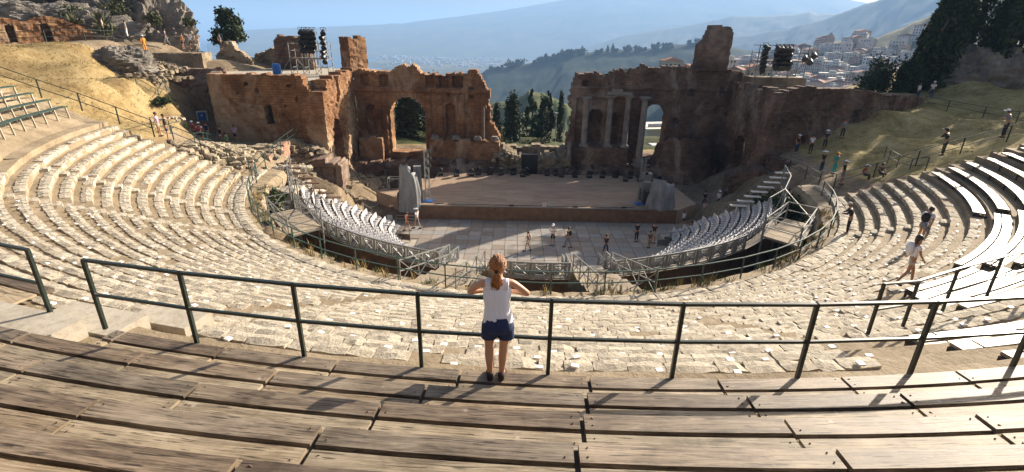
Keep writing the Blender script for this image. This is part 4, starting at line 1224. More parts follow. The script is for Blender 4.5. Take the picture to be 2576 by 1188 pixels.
# scaffold with plank steps at the outer ends
def scaffold(side):
    s = side
    t = thing('scaffold', 'steel scaffold with raised plank steps at the outer end of the %s stand' % ('left' if s < 0 else 'right'), 'scaffold', (s * 16.5, -3, 0))
    bx_ = [P(18.4, -90 + s * 61.5), P(16.9, -90 + s * 63), P(16.3, -90 + s * 49), P(18.2, -90 + s * 48)]
    gfr = MB()
    top = 5.0
    for p in bx_: gfr.bar(p + Vector((0, 0, 1)), p + Vector((0, 0, top + 1.1)), .06)
    for a, b_ in ((0, 1), (1, 2), (2, 3), (3, 0)):
        for h in (top - .08, top + .55, top + 1.05): gfr.bar(bx_[a] + Vector((0, 0, h)), bx_[b_] + Vector((0, 0, h)), .045)
    gfr.bar(bx_[0] + Vector((0, 0, top)), bx_[3] + Vector((0, 0, top + 1.1)), .04).bar(bx_[3] + Vector((0, 0, top)), bx_[0] + Vector((0, 0, top + 1.1)), .04)
    gfr.bar(bx_[1] + Vector((0, 0, top)), bx_[2] + Vector((0, 0, top + 1.1)), .04).bar(bx_[2] + Vector((0, 0, top)), bx_[1] + Vector((0, 0, top + 1.1)), .04)
    A = [P(17.9, -90 + s * 86, 4.2), P(17.4, -90 + s * 77, 4.1), P(16.6, -90 + s * 66, 4.0), P(15.9, -90 + s * 57, 4.0)]
    B = [p + Vector((0, 0, 2.6)) for p in A]
    for p, q in zip(A, B): gfr.bar(p - Vector((0, 0, 3.5)), q, .06)
    for i in range(3):
        gfr.bar(B[i], B[i + 1], .05).bar(A[i] + Vector((0, 0, 1.1)), A[i + 1] + Vector((0, 0, 1.1)), .045)
        gfr.bar(A[i], B[i + 1], .04).bar(A[i + 1], B[i], .04)
    gfr.bar(B[3], bx_[2] + Vector((0, 0, top)), .04).bar(B[2], bx_[0] + Vector((0, 0, top + .2)), .04)
    gfr.build('frame', MAT['galv'], t)
    pl = MB()
    # platform boards
    n = 6
    for q in range(n):
        a0_ = bx_[0].lerp(bx_[3], q / n); a1_ = bx_[0].lerp(bx_[3], (q + .95) / n)
        b0_ = bx_[1].lerp(bx_[2], q / n); b1_ = bx_[1].lerp(bx_[2], (q + .95) / n)
        zt = Vector((0, 0, top)); zb = Vector((0, 0, top - .06))
        MB().add([a0_ + zt, a1_ + zt, b1_ + zt, b0_ + zt, a0_ + zb, a1_ + zb, b1_ + zb, b0_ + zb], [(0, 3, 2, 1), (4, 5, 6, 7), (0, 1, 5, 4), (1, 2, 6, 5), (2, 3, 7, 6), (3, 0, 4, 7)]).build('platform_board', MAT['ply'], t)
    for i in range(8):
        c_ = P(18.9 - i * .56, 178 + i * 1.15 if s < 0 else 2 - i * 1.15, 5.75 - .28 * i)
        MB().box(c_, (1.15, .34, .07), rad(-6 * s)).build('plank_step', MAT['rust'] if s < 0 else MAT['plaster'], t)  # pale material on the right steps paints their sunlit tops
        MB().bar(c_, c_ - Vector((0, 0, 1.6)), .05).build('prop', MAT['galv'], t)
    return t
scaffold(-1); scaffold(1)

# footbridges
for az, lab in ((-105.5, 'plank footbridge over the pit left of the middle stand'), (-81.2, 'plank footbridge over the pit right of the middle stand')):
    t = thing('footbridge', lab, 'bridge', P(17, az, 4.8))
    for q in range(5):
        r0 = 14.7 + q * .96
        plank('bridge_board', r0, r0 + .94, az - 3.6, az + 3.6, 5.35 - .22 * (4 - q), .06, MAT['ply'], t)
    for q in range(12):
        r0 = 14.4 - q * .6
        plank('stair_step', r0 - .6, r0, az - 3.2, az + 3.2, 4.3 - .36 * q, .2, MAT['concrete'], t)
    rl = MB()
    for sg in (-3.7, 3.7):
        a_, b_ = P(19.2, az + sg, 5.5), P(14.7, az + sg, 4.4)
        for k in range(4):
            p = a_.lerp(b_, k / 3); rl.bar(p, p + Vector((0, 0, 1.0)), .05)
        for h in (.5, 1.0): rl.bar(a_ + Vector((0, 0, h)), b_ + Vector((0, 0, h)), .045)
        for k in range(3):
            p = a_.lerp(b_, k / 3); q_ = a_.lerp(b_, (k + 1) / 3)
            rl.bar(p, q_ + Vector((0, 0, 1.0)), .03).bar(q_, p + Vector((0, 0, 1)), .03)
    rl.build('handrail', MAT['galv'], t)

# ------------------------------------------------------------------ lighting scaffolds on the wings
def lamp_mb():
    m_ = MB()
    m_.tube([(0, 0, 0), (0, -.12, -.05), (0, -.34, -.15), (0, -.5, -.22)], [.10, .17, .20, .24], 10, 0)
    m_.bar((-.22, -.1, 0), (-.22, -.1, .22), .03, .03, 0).bar((.22, -.1, 0), (.22, -.1, .22), .03, .03, 0).bar((-.22, -.1, .22), (.22, -.1, .22), .03, .03, 0)
    return mesh_from('spotlight', m_.v, m_.f, MAT['black'])
LAMP = lamp_mb()
def tower(label, O_, w, h, nb, lamps, where, extra=None):
    t = thing('lighting_scaffold', label, 'scaffold', O_)
    O_ = Vector(O_)
    f = MB()
    nx_b = nb
    for i in range(nx_b + 1):
        for y in (0, 1.6):
            f.bar(O_ + Vector((w * i / nx_b, y, 0)), O_ + Vector((w * i / nx_b, y, h if i > 0 or y == 0 else h * .8)), .07)
    lv = [h * .22, h * .5, h * .75, h * .97]
    for z in lv:
        for y in (0, 1.6): f.bar(O_ + Vector((0, y, z)), O_ + Vector((w, y, z)), .06)
        for i in range(nx_b + 1): f.bar(O_ + Vector((w * i / nx_b, 0, z)), O_ + Vector((w * i / nx_b, 1.6, z)), .05)
    for i in range(nx_b):
        f.bar(O_ + Vector((w * i / nx_b, 0, 0)), O_ + Vector((w * (i + 1) / nx_b, 0, lv[1])), .05)
        f.bar(O_ + Vector((w * (i + 1) / nx_b, 1.6, 0)), O_ + Vector((w * i / nx_b, 1.6, lv[1])), .05)
    f.bar(O_ + Vector((-1.2, 0, 0)), O_ + Vector((0, 0, lv[1])), .05).bar(O_ + Vector((w + 1.2, 0, 0)), O_ + Vector((w, 0, lv[2])), .05)
    for x in sorted({round(q[0], 1) for q in lamps}):
        f.bar(O_ + Vector((x, 0, h * .3)), O_ + Vector((x, 0, max(q[1] for q in lamps if round(q[0], 1) == x) + .3)), .05)
    f.build('frame', MAT['galv'], t)
    MB().box(O_ + Vector((w / 2, .8, lv[1] + .05)), (w, 1.5, .06)).build('platform', MAT['rust'], t)
    for x, z in lamps:
        o = bpy.data.objects.new('spotlight', LAMP); COL.objects.link(o)
        o.location = O_ + Vector((x, -.15, z)); o.rotation_euler = (rad(8), 0, rad(random.uniform(-25, 25))); o.scale = (1.25, 1.25, 1.25)
        props(o, 'black spotlight %.0f cm up the %s wing scaffold' % (z * 100, where) if 0 else 'black spotlight %s of the %s wing scaffold' % ('in the side column' if (x > 3.8 if where == 'left' else x < .5) else 'on the separate right-hand bracket' if x > 4.4 else 'at the ' + ('left' if x < 2.3 else 'right') + (' top' if z > (4.0 if where == 'left' else 2.4) else ' middle' if z > (3.3 if where == 'left' else 1.9) else ' bottom') + ' of the cluster', where), 'spotlight', 'spotlights of the %s lighting scaffold' % where)
    return t
lamps = [(1.7 + .42 * i + .15 * (j % 2), 4.6 - .45 * j) for i in range(4) for j in range(5)] + [(4.1, 4.6 - .48 * j) for j in range(7)]
tower('lighting scaffold with a cluster of black spotlights on the left wing', (-26.5, 21.5, 10.6), 4.1, 3.3, 3, lamps, 'left')
lamps = [(1.6 + .42 * i + .15 * (j % 2), 3.0 - .42 * j) for i in range(4) for j in range(5)] + [(.35, 3.1 - .42 * j) for j in range(6)] + [(4.6, 2.2), (5.4, 2.5), (5.2, 1.9)]
tower('lighting scaffold with rows of spotlights on the right wing', (23.0, 17.6, 9.9 + 1.6), 5.0, 3.2, 3, lamps, 'right')
MB().box((25.5, 18.4, 10.7), (5.6, 2.0, 1.7)).box((24, 17.6, 10.2), (1, 1, .8)).build('masonry_plinth', MAT['rubble'])
props(bpy.data.objects['masonry_plinth'], 'low masonry plinth under the right lighting scaffold', 'plinth')
t = thing('barrel', 'blue barrel beside the scaffold on the left wing', 'barrel', (-27.9, 21, 10.6))
MB().tube([(-27.9, 21, 10.6), (-27.9, 21, 11), (-27.9, 21, 11.4), (-27.9, 21, 11.7)], [.42, .46, .46, .40], 14).build('body', MAT['blue'], t)

# ------------------------------------------------------------------ stage gear
def truss(label, x, y, z, h):
    t = thing('truss_tower', label, 'truss', (x, y, z))
    m_ = MB(); w = .17
    for a in (-w, w):
        for b_ in (-w, w): m_.bar((x + a, y + b_, z), (x + a, y + b_, z + h), .045)
    n = int(h / .35)
    for i in range(n):
        z0_, z1_ = z + h * i / n, z + h * (i + 1) / n; s = 1 if i % 2 else -1
        for b_ in (-w, w): m_.bar((x - s * w, y + b_, z0_), (x + s * w, y + b_, z1_), .025)
        for a in (-w, w): m_.bar((x + a, y - s * w, z0_), (x + a, y + s * w, z1_), .025)
    m_.build('lattice', MAT['galv'], t)
    MB().box((x, y, z + .06), (.8, .8, .08)).build('base_plate', MAT['blue'], t)
    for i, (dx, dz) in enumerate(((.3, h - .1), (.35, h - .7), (.3, h - 1.3))):
        MB().box((x + dx, y - .2, z + dz), (.22, .3, .24)).build('lamp_head', MAT['black'], t)
truss('lattice truss tower on the left front of the stage', -9.2, 5.6, 1.3, 4.6)
truss('lattice truss tower on the right front of the stage', 9.6, 6.0, 1.3, 4.2)

def shroud(label, x, y, z, w, d, h, seed):
    t = thing('covered_speakers', label, 'speakers', (x, y, z))
    V = []; F = []; n = 44; nz_ = 16
    for i in range(nz_ + 1):
        f = i / nz_
        for j in range(n):
            a = 2 * math.pi * j / n
            ca, sa = math.cos(a), math.sin(a)
            k = max(abs(ca), abs(sa))
            fold = 1 + .13 * math.sin(a * 8 + seed + f * 1.5) * (1.1 - f) + .20 * noise.noise(Vector((ca * 1.7, sa * 1.7, f * 2.2 + seed * 3)))
            sc = (1.06 - .16 * f - .16 * f ** 4) * fold
            top = h * f * (1 - .22 * f * (ca > .15) * abs(math.sin(seed)) - .10 * f * (sa > .3))
            V.append((x + ca / k ** .5 * w / 2 * sc, y + sa / k ** .5 * d / 2 * sc, z + top + .22 * noise.noise(Vector((ca * 1.6, sa * 1.6, seed + f * 2))) * (i > 0)))
    for i in range(nz_):
        for j in range(n): F.append((i * n + j, i * n + (j + 1) % n, (i + 1) * n + (j + 1) % n, (i + 1) * n + j))
    F.append(tuple(range(nz_ * n, (nz_ + 1) * n)))
    obj('tarpaulin', mesh_from('tarpaulin', V, F, MAT['shroud'], smooth=True), t)
    MB().box((x - w * .45, y + d * .3, z + .7), (w * .35, d * .5, 1.4)).build('speaker_box', MAT['black'], t)
shroud('tall speaker stack wrapped in grey tarpaulin at the left stage corner', -10.6, 4.5, .9, 1.7, 1.5, 4.0, 1.0)
shroud('tent-shaped tarpaulin over gear at the right stage corner', 11.3, 5.4, 1.2, 2.2, 1.6, 2.7, 2.2)
t = thing('covered_speakers', 'narrow wrapped speaker tower behind the left tarpaulin', 'speakers', (-9.9, 5.2, 1.3))
MB().box((-10.0, 5.5, 2.9), (.75, .6, 3.2), .2, taper=.85).build('tarpaulin', MAT['shroud'], t)
for k, (x, y, z) in enumerate(((-13.0, 9.6, 1.27), (-11.7, 10.6, 1.27))):
    t = thing('flight_case', ('open steel equipment frame with cables at the left back of the stage', 'steel-cornered equipment case beside the open frame')[k], 'case', (x, y, z))
    f = MB()
    for a in (-.6, .6):
        for b_ in (-.4, .4): f.bar((x + a, y + b_, z), (x + a, y + b_, z + 1.0), .06)
    for h in (.05, 1.0):
        f.bar((x - .6, y - .4, z + h), (x + .6, y - .4, z + h), .06).bar((x - .6, y + .4, z + h), (x + .6, y + .4, z + h), .06).bar((x - .6, y - .4, z + h), (x - .6, y + .4, z + h), .06).bar((x + .6, y - .4, z + h), (x + .6, y + .4, z + h), .06)
    f.build('frame', MAT['galv'], t)
    MB().box((x, y, z + .38), (.9, .6, .6), .1).box((x + .2, y, z + .78), (.4, .3, .2)).build('gear', MAT['black'], t)
t = thing('amplifier_rack', 'stacked silver equipment at the foot of the right truss', 'equipment', (10.3, 7.4, 1.3))
MB().box((10.4, 7.4, 2.6), (.8, .6, .7)).box((10.4, 7.4, 3.5), (.8, .6, .6)).build('unit', MAT['galv'], t)
MB().box((10.4, 7.4, 1.8), (.9, .7, 1.0)).build('unit', MAT['black'], t)

fl = MB(); fl.box((0, 0, .05), (.34, .3, .1)); fl.bar((-.17, 0, .1), (-.17, 0, .38), .035); fl.bar((.17, 0, .1), (.17, 0, .38), .035)
fl.tube([(0, .14, .34), (0, -.02, .36), (0, -.16, .38), (0, -.26, .39)], [.10, .16, .17, .15], 10)
FL = mesh_from('floor_spotlight', fl.v, fl.f, MAT['black'])
xy = [(-9.3, 14.4), (-7.6, 14.1), (-6.1, 14.4), (-5.4, 14.9), (-4.2, 15.1), (-3.0, 15.0), (-1.7, 15.2), (-.7, 14.5), (-.2, 15.3), (1.9, 15.2), (2.8, 15.3), (3.4, 14.7), (4.8, 14.7), (6.3, 14.6), (7.7, 14.7), (9.1, 14.9), (9.9, 13.5), (11.4, 13.6), (10.6, 14.8), (11.6, 15.1), (13.1, 13.0)]
for k, (x, y) in enumerate(xy):
    o = bpy.data.objects.new('floor_spotlight', FL); COL.objects.link(o)
    o.location = (x, y, 1.31); o.rotation_euler = (0, 0, rad(random.uniform(-30, 30))); o.scale = (1.45, 1.45, 1.6)
    props(o, 'black floor spotlight along the back edge of the stage', 'spotlight', 'floor spotlights along the back of the stage')
# small boxes, cable and sign on the front edge
for k, x in enumerate((-6.2, -1.8, 1.6, 3.8, 6.6, 8.0)):
    o = MB().box((x, 4.78, 1.36), (.42 if k % 2 else .7, .16, .10)).build('cable_box', MAT['black' if k % 2 else 'galv'])
    props(o, ('silver cable box on the stage edge near the left truss', 'small black box on the stage edge left of centre', 'silver cable box near the middle of the stage edge', 'small black box beside the white warning sign', 'silver cable box right of the warning sign', 'small black box on the stage edge near the right truss')[k], 'box')
o = MB().tube([(-8.5 + i * .5, 4.86 + .05 * math.sin(i * 1.7), 1.33 + .015 * math.sin(i * 2.3)) for i in range(36)], .022, 6).build('cable', MAT['black']); props(o, 'black cable running along the front edge of the stage', 'cable')
t = thing('warning_sign', 'little white sign with a red mark on the stage edge', 'sign', (1.05, 4.7, 1.3))
MB().box((1.05, 4.7, 1.48), (.34, .03, .36)).build('board', MAT['white'], t)
rd = plain('red_mark', (.5, .02, .03), .5)
MB().box((1.05, 4.68, 1.52), (.05, .02, .14)).box((1.05, 4.68, 1.40), (.05, .02, .04)).build('mark', rd, t)
t = thing('steps', 'short flight of steps with white rail up to the left stage wing', 'steps', (-13, 4.5, 0))
for i in range(4): MB().box((-13.2 + .3 * i, 4.6 + .1 * i, .15 + .28 * i), (.32, 1.4, .06), .3).build('tread', MAT['rust'], t)
f = MB(); f.bar((-13.8, 3.9, 0), (-13.8, 3.9, 1.1), .05).bar((-14.9, 5.2, 0), (-14.9, 5.2, 1.1), .05).bar((-13.8, 3.9, 1.1), (-14.9, 5.2, 1.1), .05).bar((-13.8, 3.9, 1.1), (-12.2, 4.2, 2.2), .05).build('rail', MAT['galv'], t)
t = thing('plastic_chair', 'lone white chair below the left speaker stack', 'chair', (-12.0, 2.6, 0))
f = MB(); f.box((-12, 2.6, .45), (.45, .42, .04)).box((-12.0, 2.8, .72), (.45, .04, .45))
f.build('shell', MAT['white'], t)
for dx in (-.2, .2):
    for dy in (-.18, .18): MB().bar((-12 + dx, 2.6 + dy, .44), (-12 + dx * 1.2, 2.6 + dy * 1.2, 0), .035).build('leg', MAT['white'], t)
t = thing('barrier', 'low white metal barrier at the foot of the left stage corner', 'barrier', (-11, 2.8, 0))
f = MB()
for z in (.3, .6, .85): f.bar((-11.5, 3.0, z), (-9.9, 2.9, z), .04)
f.bar((-11.5, 3.0, 0), (-11.5, 3.0, .87), .05).bar((-9.9, 2.9, 0), (-9.9, 2.9, .87), .05).build('frame', MAT['galv'], t)
t = thing('rope_barrier', 'two white posts with a sagging rope left of the stage', 'barrier', (-15.5, 4.6, 0))
for x, y in ((-15.9, 3.9), (-14.9, 5.2)): MB().tube([(x, y, 0), (x, y, 1.2)], .04, 8).build('post', MAT['white'], t)
MB().tube([(-15.9 + 1.0 * k / 8, 3.9 + 1.3 * k / 8, 1.12 - .35 * math.sin(math.pi * k / 8)) for k in range(9)], .02, 6).build('rope', MAT['white'], t)
# info boards
for x, y, z, rot, lab in ((-33.5, 15.0, 6.2, .5, 'blue information board beside the visitors on the left path'), (23.0, 13.0, 5.6, .0, 'blue information board near the crowd on the right ramp')):
    t = thing('information_board', lab, 'sign', (x, y, z - 1))
    MB().box((x, y, z + .6), (.95, .06, 1.15), rot).build('panel', MAT['white'], t)
    MB().box((x, y - .04, z + .6), (.72, .03, .9), rot).build('blue_sheet', MAT['blue'], t)
    MB().box((x, y - .06, z + .72), (.18, .02, .18), rot).build('emblem', MAT['white'], t)
    MB().bar((x, y, z - .9), (x, y, z + .1), .06).build('post', MAT['galv'], t)

# ------------------------------------------------------------------ far country: hills in real distance
def far_pt(az, el, d):
    return Vector((CAM.x + d * math.sin(rad(az)), CAM.y + d * math.cos(rad(az)), CAM.z + d * math.tan(rad(el))))
def ridge(name, pts, dc, db, zb, seed, mat, amp=.05, n=150, m=26, dback=1.25, teeth=0.0, fall=1.0):
    """crest through (azimuth, elevation) at distance dc, falling to zb at distance db towards the theatre"""
    az = np.array([p[0] for p in pts]); el = np.array([p[1] for p in pts])
    V = []; F = []
    for i in range(n + 1):
        a = az[0] + (az[-1] - az[0]) * i / n
        e = float(np.interp(a, az, el))
        c = far_pt(a, e, dc)
        base = far_pt(a, 0, db); base.z = zb
        back = far_pt(a, 0, dc * dback); back.z = zb
        H = max(1.0, c.z - zb)
        for j in range(m + 1):
            t = j / m
            p = base.lerp(c, t); p.z = zb + H * t ** fall
            q = noise.noise(Vector((p.x, p.y, seed * 100)) * (3.2 / H)) * .7 + noise.noise(Vector((p.x, p.y, seed * 70)) * (9.0 / H)) * .35 + noise.noise(Vector((p.x, p.y, seed * 50)) * (26.0 / H)) * .16
            p.z += amp * 3 * H * q * math.sin(min(1, t) * math.pi * .93) + (teeth * H * noise.noise(Vector((i * 1.7, seed, 0))) * (t > .95))
            V.append(p)
        V.append(c.lerp(back, .5)); V.append(back)
    k = m + 3
    for i in range(n):
        for j in range(k - 1):
            F.append((i * k + j, (i + 1) * k + j, (i + 1) * k + j + 1, i * k + j + 1))
    o = obj(name, mesh_from(name, V, F, mat, smooth=True))
    o['kind'] = 'structure'
    return o
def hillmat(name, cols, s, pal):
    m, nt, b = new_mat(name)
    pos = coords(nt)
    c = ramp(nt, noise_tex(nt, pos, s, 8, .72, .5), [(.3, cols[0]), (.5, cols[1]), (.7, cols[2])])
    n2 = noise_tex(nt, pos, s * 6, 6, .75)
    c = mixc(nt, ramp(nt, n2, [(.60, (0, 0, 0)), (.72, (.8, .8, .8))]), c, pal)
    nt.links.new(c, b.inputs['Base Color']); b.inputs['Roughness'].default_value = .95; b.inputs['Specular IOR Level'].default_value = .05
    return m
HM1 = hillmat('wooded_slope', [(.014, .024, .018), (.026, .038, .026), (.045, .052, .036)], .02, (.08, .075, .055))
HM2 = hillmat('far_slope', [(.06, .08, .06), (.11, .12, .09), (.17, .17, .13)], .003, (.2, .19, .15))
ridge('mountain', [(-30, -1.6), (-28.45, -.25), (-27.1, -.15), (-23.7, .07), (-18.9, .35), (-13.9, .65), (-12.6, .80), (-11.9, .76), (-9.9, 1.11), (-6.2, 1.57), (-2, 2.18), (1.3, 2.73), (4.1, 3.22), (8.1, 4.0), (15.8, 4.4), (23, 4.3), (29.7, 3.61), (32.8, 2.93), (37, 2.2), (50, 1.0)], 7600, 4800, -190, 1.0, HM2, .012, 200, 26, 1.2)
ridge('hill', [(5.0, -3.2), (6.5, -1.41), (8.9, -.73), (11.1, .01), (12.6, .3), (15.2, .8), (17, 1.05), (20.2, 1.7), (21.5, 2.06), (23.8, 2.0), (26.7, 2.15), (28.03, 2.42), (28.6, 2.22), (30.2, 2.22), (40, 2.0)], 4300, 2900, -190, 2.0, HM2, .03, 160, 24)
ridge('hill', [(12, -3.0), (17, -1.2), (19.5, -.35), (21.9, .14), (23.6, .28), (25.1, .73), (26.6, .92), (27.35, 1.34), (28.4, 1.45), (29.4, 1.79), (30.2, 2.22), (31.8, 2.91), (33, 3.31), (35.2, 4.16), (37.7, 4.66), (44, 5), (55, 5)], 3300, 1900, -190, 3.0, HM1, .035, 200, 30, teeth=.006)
ridge('headland', [(-9, -12), (-6.5, -8.2), (-5, -5.9), (-4.0, -4.3), (-3.1, -3.6), (-1.6, -3.38), (1.4, -2.92), (4.35, -2.25), (5.1, -1.91), (10.2, -1.44), (13, -1.2), (14.75, -1.06), (16.7, -.67), (18.8, -.55), (22.2, -.84), (27.6, -1.75), (34, -2.4), (45, -2.4)], 1300, 520, -170, 4.0, HM1, .022, 220, 40, teeth=.012)
ridge('hill', [(-4.5, -9.5), (-3.2, -7.2), (0, -6.9), (1.5, -5.75), (3.0, -5.9), (4.6, -6.6), (6.3, -7.3), (10, -8.2)], 330, 200, -75, 5.0, hillmat('near_slope', [(.05, .07, .025), (.09, .10, .04), (.18, .15, .09)], .05, (.26, .21, .14)), .05, 100, 24)
TOWN = [(18, -4.4), (20, -3.2), (22.2, -2.5), (24.2, -1.9), (26.8, -1.07), (29, -.59), (30.2, -.11), (32, .1), (33.6, .25), (34.5, .8), (35.7, 1.43), (37.7, 2.63), (38.4, 3.6), (41.8, 4.75), (55, 6)]
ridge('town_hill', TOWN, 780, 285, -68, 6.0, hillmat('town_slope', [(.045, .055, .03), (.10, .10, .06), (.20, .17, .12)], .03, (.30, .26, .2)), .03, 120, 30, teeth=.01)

# the town
HC = [(.46, .38, .29), (.50, .45, .38), (.42, .27, .18), (.54, .50, .46), (.44, .32, .22)]
HMAT = [plain('house_wall_%s' % 'abcde'[i], c_, .85, 0, .06, .3) for i, c_ in enumerate(HC)]
def house(w, d, h, wallm, flat_roof, seed):
    r = random.Random(seed); m_ = MB()
    m_.box((0, 0, h / 2 - 3), (w, d, h + 6), 0, 0)
    if flat_roof:
        m_.box((0, 0, h + .15), (w * 1.04, d * 1.04, .3), 0, 1); m_.box((w * .2, 0, h + 1.2), (w * .35, d * .4, 2.0), 0, 0)
    else:
        e = .4; a, b_ = w / 2 + e, d / 2 + e; t = h + w * .16
        m_.add([(-a, -b_, h), (a, -b_, h), (a, b_, h), (-a, b_, h), (0, -b_ * .5, t), (0, b_ * .5, t)], [(0, 1, 4), (1, 2, 5, 4), (2, 3, 5), (3, 0, 4, 5), (3, 2, 1, 0)], 1)
    for s in range(max(1, int(h / 3))):
        for k in range(int(w / 2.4)):
            if r.random() < .85: m_.box((-w / 2 + 1.3 + k * 2.4, -d / 2 - .02, 1.6 + s * 3), (.95, .12, 1.5), 0, 2)
        for k in range(int(d / 2.6)):
            if r.random() < .85: m_.box((-w / 2 - .02, -d / 2 + 1.4 + k * 2.6, 1.6 + s * 3), (.12, .95, 1.5), 0, 2)
    return mesh_from('town_house', m_.v, m_.f, [wallm, MAT['rooftile'] if not flat_roof else MAT['plaster'], MAT['glass']], m_.m)
HV = [house(*q) for q in ((11, 9, 7, HMAT[0], False, 1), (14, 10, 10, HMAT[1], True, 2), (9, 9, 6, HMAT[2], False, 3), (16, 11, 12, HMAT[3], True, 4), (12, 12, 8.5, HMAT[4], False, 5), (20, 10, 9, HMAT[3], False, 6))]
taz = np.array([p[0] for p in TOWN]); tel = np.array([p[1] for p in TOWN])
r_ = random.Random(11)
hid = 0
for k in range(420):
    a = r_.uniform(20, 37.4); t = r_.uniform(.36, 1.0)
    if a > 33.5 and t > .80: continue
    e = float(np.interp(a, taz, tel))
    c = far_pt(a, e, 780); base = far_pt(a, 0, 285); base.z = -68
    p = base.lerp(c, t)
    if hid >= 290: break
    hv_ = r_.randrange(6)
    o = bpy.data.objects.new('town_house', HV[hv_]); COL.objects.link(o)
    s = r_.uniform(.62, 1.1)
    o.location = p + Vector((0, 0, r_.uniform(-.5, 1.5))); o.rotation_euler = (0, 0, rad(-a + r_.uniform(-35, 35))); o.scale = (s, s, s * r_.uniform(.8, 1.1))
    props(o, '%s %s the hillside town, %s' % (('sandy house with tiled roof', 'flat-roofed beige block', 'small terracotta-coloured house', 'big pale flat-roofed block', 'square ochre house with tiled roof', 'long pale house with tiled roof')[hv_], 'high in' if t > .8 else 'midway up' if t > .58 else 'low in', 'left end' if a < 24 else 'left of the bell tower' if a < 29.5 else 'right of the bell tower' if a < 33.5 else 'beside the dark cypresses'), 'house', 'houses of the hillside town')
    hid += 1
t = thing('bell_tower', 'slender pinkish bell tower rising over the hillside town', 'tower', far_pt(30.05, -1.0, 760))
q = far_pt(30.05, -1.0, 760)
MB().box((q.x, q.y, q.z + 3), (6, 6, 24)).build('shaft', HMAT[2], t)
MB().box((q.x, q.y, q.z + 17), (5, 5, 4)).box((q.x, q.y, q.z + 20.5), (3.6, 3.6, 3.4), taper=.2).build('belfry', HMAT[2], t)
# houses on the near spur behind the right wall
for k, (a, e, d, v, sc_) in enumerate(((16.3, -2.6, 235, 0, .75), (17.9, -2.9, 240, 2, .7), (21.4, -2.9, 250, 3, .6), (22.6, -3.2, 240, 0, .7), (24.5, -3.1, 245, 4, .7))):
    p = far_pt(a, e, d); o = bpy.data.objects.new('villa', HV[v]); COL.objects.link(o)
    o.location = p + Vector((0, 0, -5 * sc_)); o.rotation_euler = (0, 0, rad(-a + 20 * (-1) ** k)); o.scale = (sc_,) * 3
    props(o, ('villa with red hipped roof left of the tall brick stump', 'flat-roofed pale villa just left of the tall stump', 'long pale villa right of the tall stump', 'low white house under the right lighting scaffold', 'pale villa behind the right lighting scaffold')[k], 'house')
# white house seen through the right arch
p = Vector((29.5, 74, -13))
t = thing('white_house', 'white modern house with terraces seen through the right arch', 'house', p)
B_ = MB().box((p.x, p.y, p.z + 5), (9, 8, 10), .25).build('wall', MAT['white'], t)
MB().box((p.x, p.y, p.z + 10.2), (9.6, 8.6, .35), .25).build('roof', MAT['plaster'], t)
MB().box((p.x - .3, p.y - 2.0, p.z + 10.6), (5.0, .3, .9), .25).build('parapet', MAT['white'], t)
for k in range(3):
    for s in range(2):
        c_ = Vector((-3.0 + 2.8 * k, -4.03, 3.2 + 3.6 * s)); c_.rotate(Matrix.Rotation(.25, 3, 'Z'))
        w_ = MB().box((p.x + c_.x, p.y + c_.y, p.z + c_.z), (1.3, .14, 1.9), .25).build('window', MAT['glass'], t)
        MB().box((p.x + c_.x, p.y + c_.y - .05, p.z + c_.z - 1.0), (1.6, .2, .12), .25).build('sill', MAT['plaster'], w_)
t = thing('small_building', 'little yellow-fronted building below the white house in the right arch', 'building', (23.2, 45, -5))
MB().box((23.4, 45, -3.2), (4.6, 4, 3.4), .1).build('wall', MAT['yellow'], t)
MB().box((23.4, 45, -1.4), (5.0, 4.4, .3), .1).build('roof', MAT['white'], t)
# buildings on the plain: pale specks
r2 = random.Random(5); V = []; F = []
for k in range(420):
    cl = r2.choice([(-13, 5200, 1.5), (-9, 4700, 2.5), (-5, 4300, 2), (0, 5000, 4), (6, 4400, 4), (12, 4600, 4), (-11, 4300, 2.5)])
    a = r2.gauss(cl[0], cl[2]); d = cl[1] * r2.uniform(.8, 1.12)
    if a < -14.8: continue
    c = far_pt(a, 0, d); s = r2.uniform(6, 18)
    b0 = len(V)
    for z in (-190, -190 + s * .7):
        for x, y in ((-s, -s * .6), (s, -s * .6), (s, s * .6), (-s, s * .6)): V.append((c.x + x, c.y + y, z))
    F += [tuple(b0 + q for q in f) for f in ((4, 5, 6, 7), (0, 1, 5, 4), (1, 2, 6, 5), (2, 3, 7, 6), (3, 0, 4, 7))]
o = obj('far_buildings', mesh_from('far_buildings', V, F, MAT['white'])); props(o, 'pale buildings scattered over the coastal plain', 'buildings', kind='stuff')
# houses down on the headland flank
for k in range(26):
    a = r2.choice([r2.gauss(-1.2, .9), r2.gauss(3.2, 1.6), r2.gauss(.6, .8)]); d = r2.uniform(560, 760)
    o = bpy.data.objects.new('town_house', HV[r2.randrange(6)]); COL.objects.link(o)
    t_ = (d - 520) / 780.0
    crest = far_pt(a, float(np.interp(a, [-4, 1.4, 5.1], [-4.3, -2.92, -1.91])), 1300)
    zz_ = -170 + (crest.z + 170) * t_
    q = far_pt(a, 0, d); o.location = (q.x, q.y, zz_ + 2); o.rotation_euler = (0, 0, r2.uniform(0, 3)); o.scale = (1.1,) * 3
    props(o, 'tiny pale house low on the blue headland between the two brick walls', 'house', 'houses low on the blue headland')

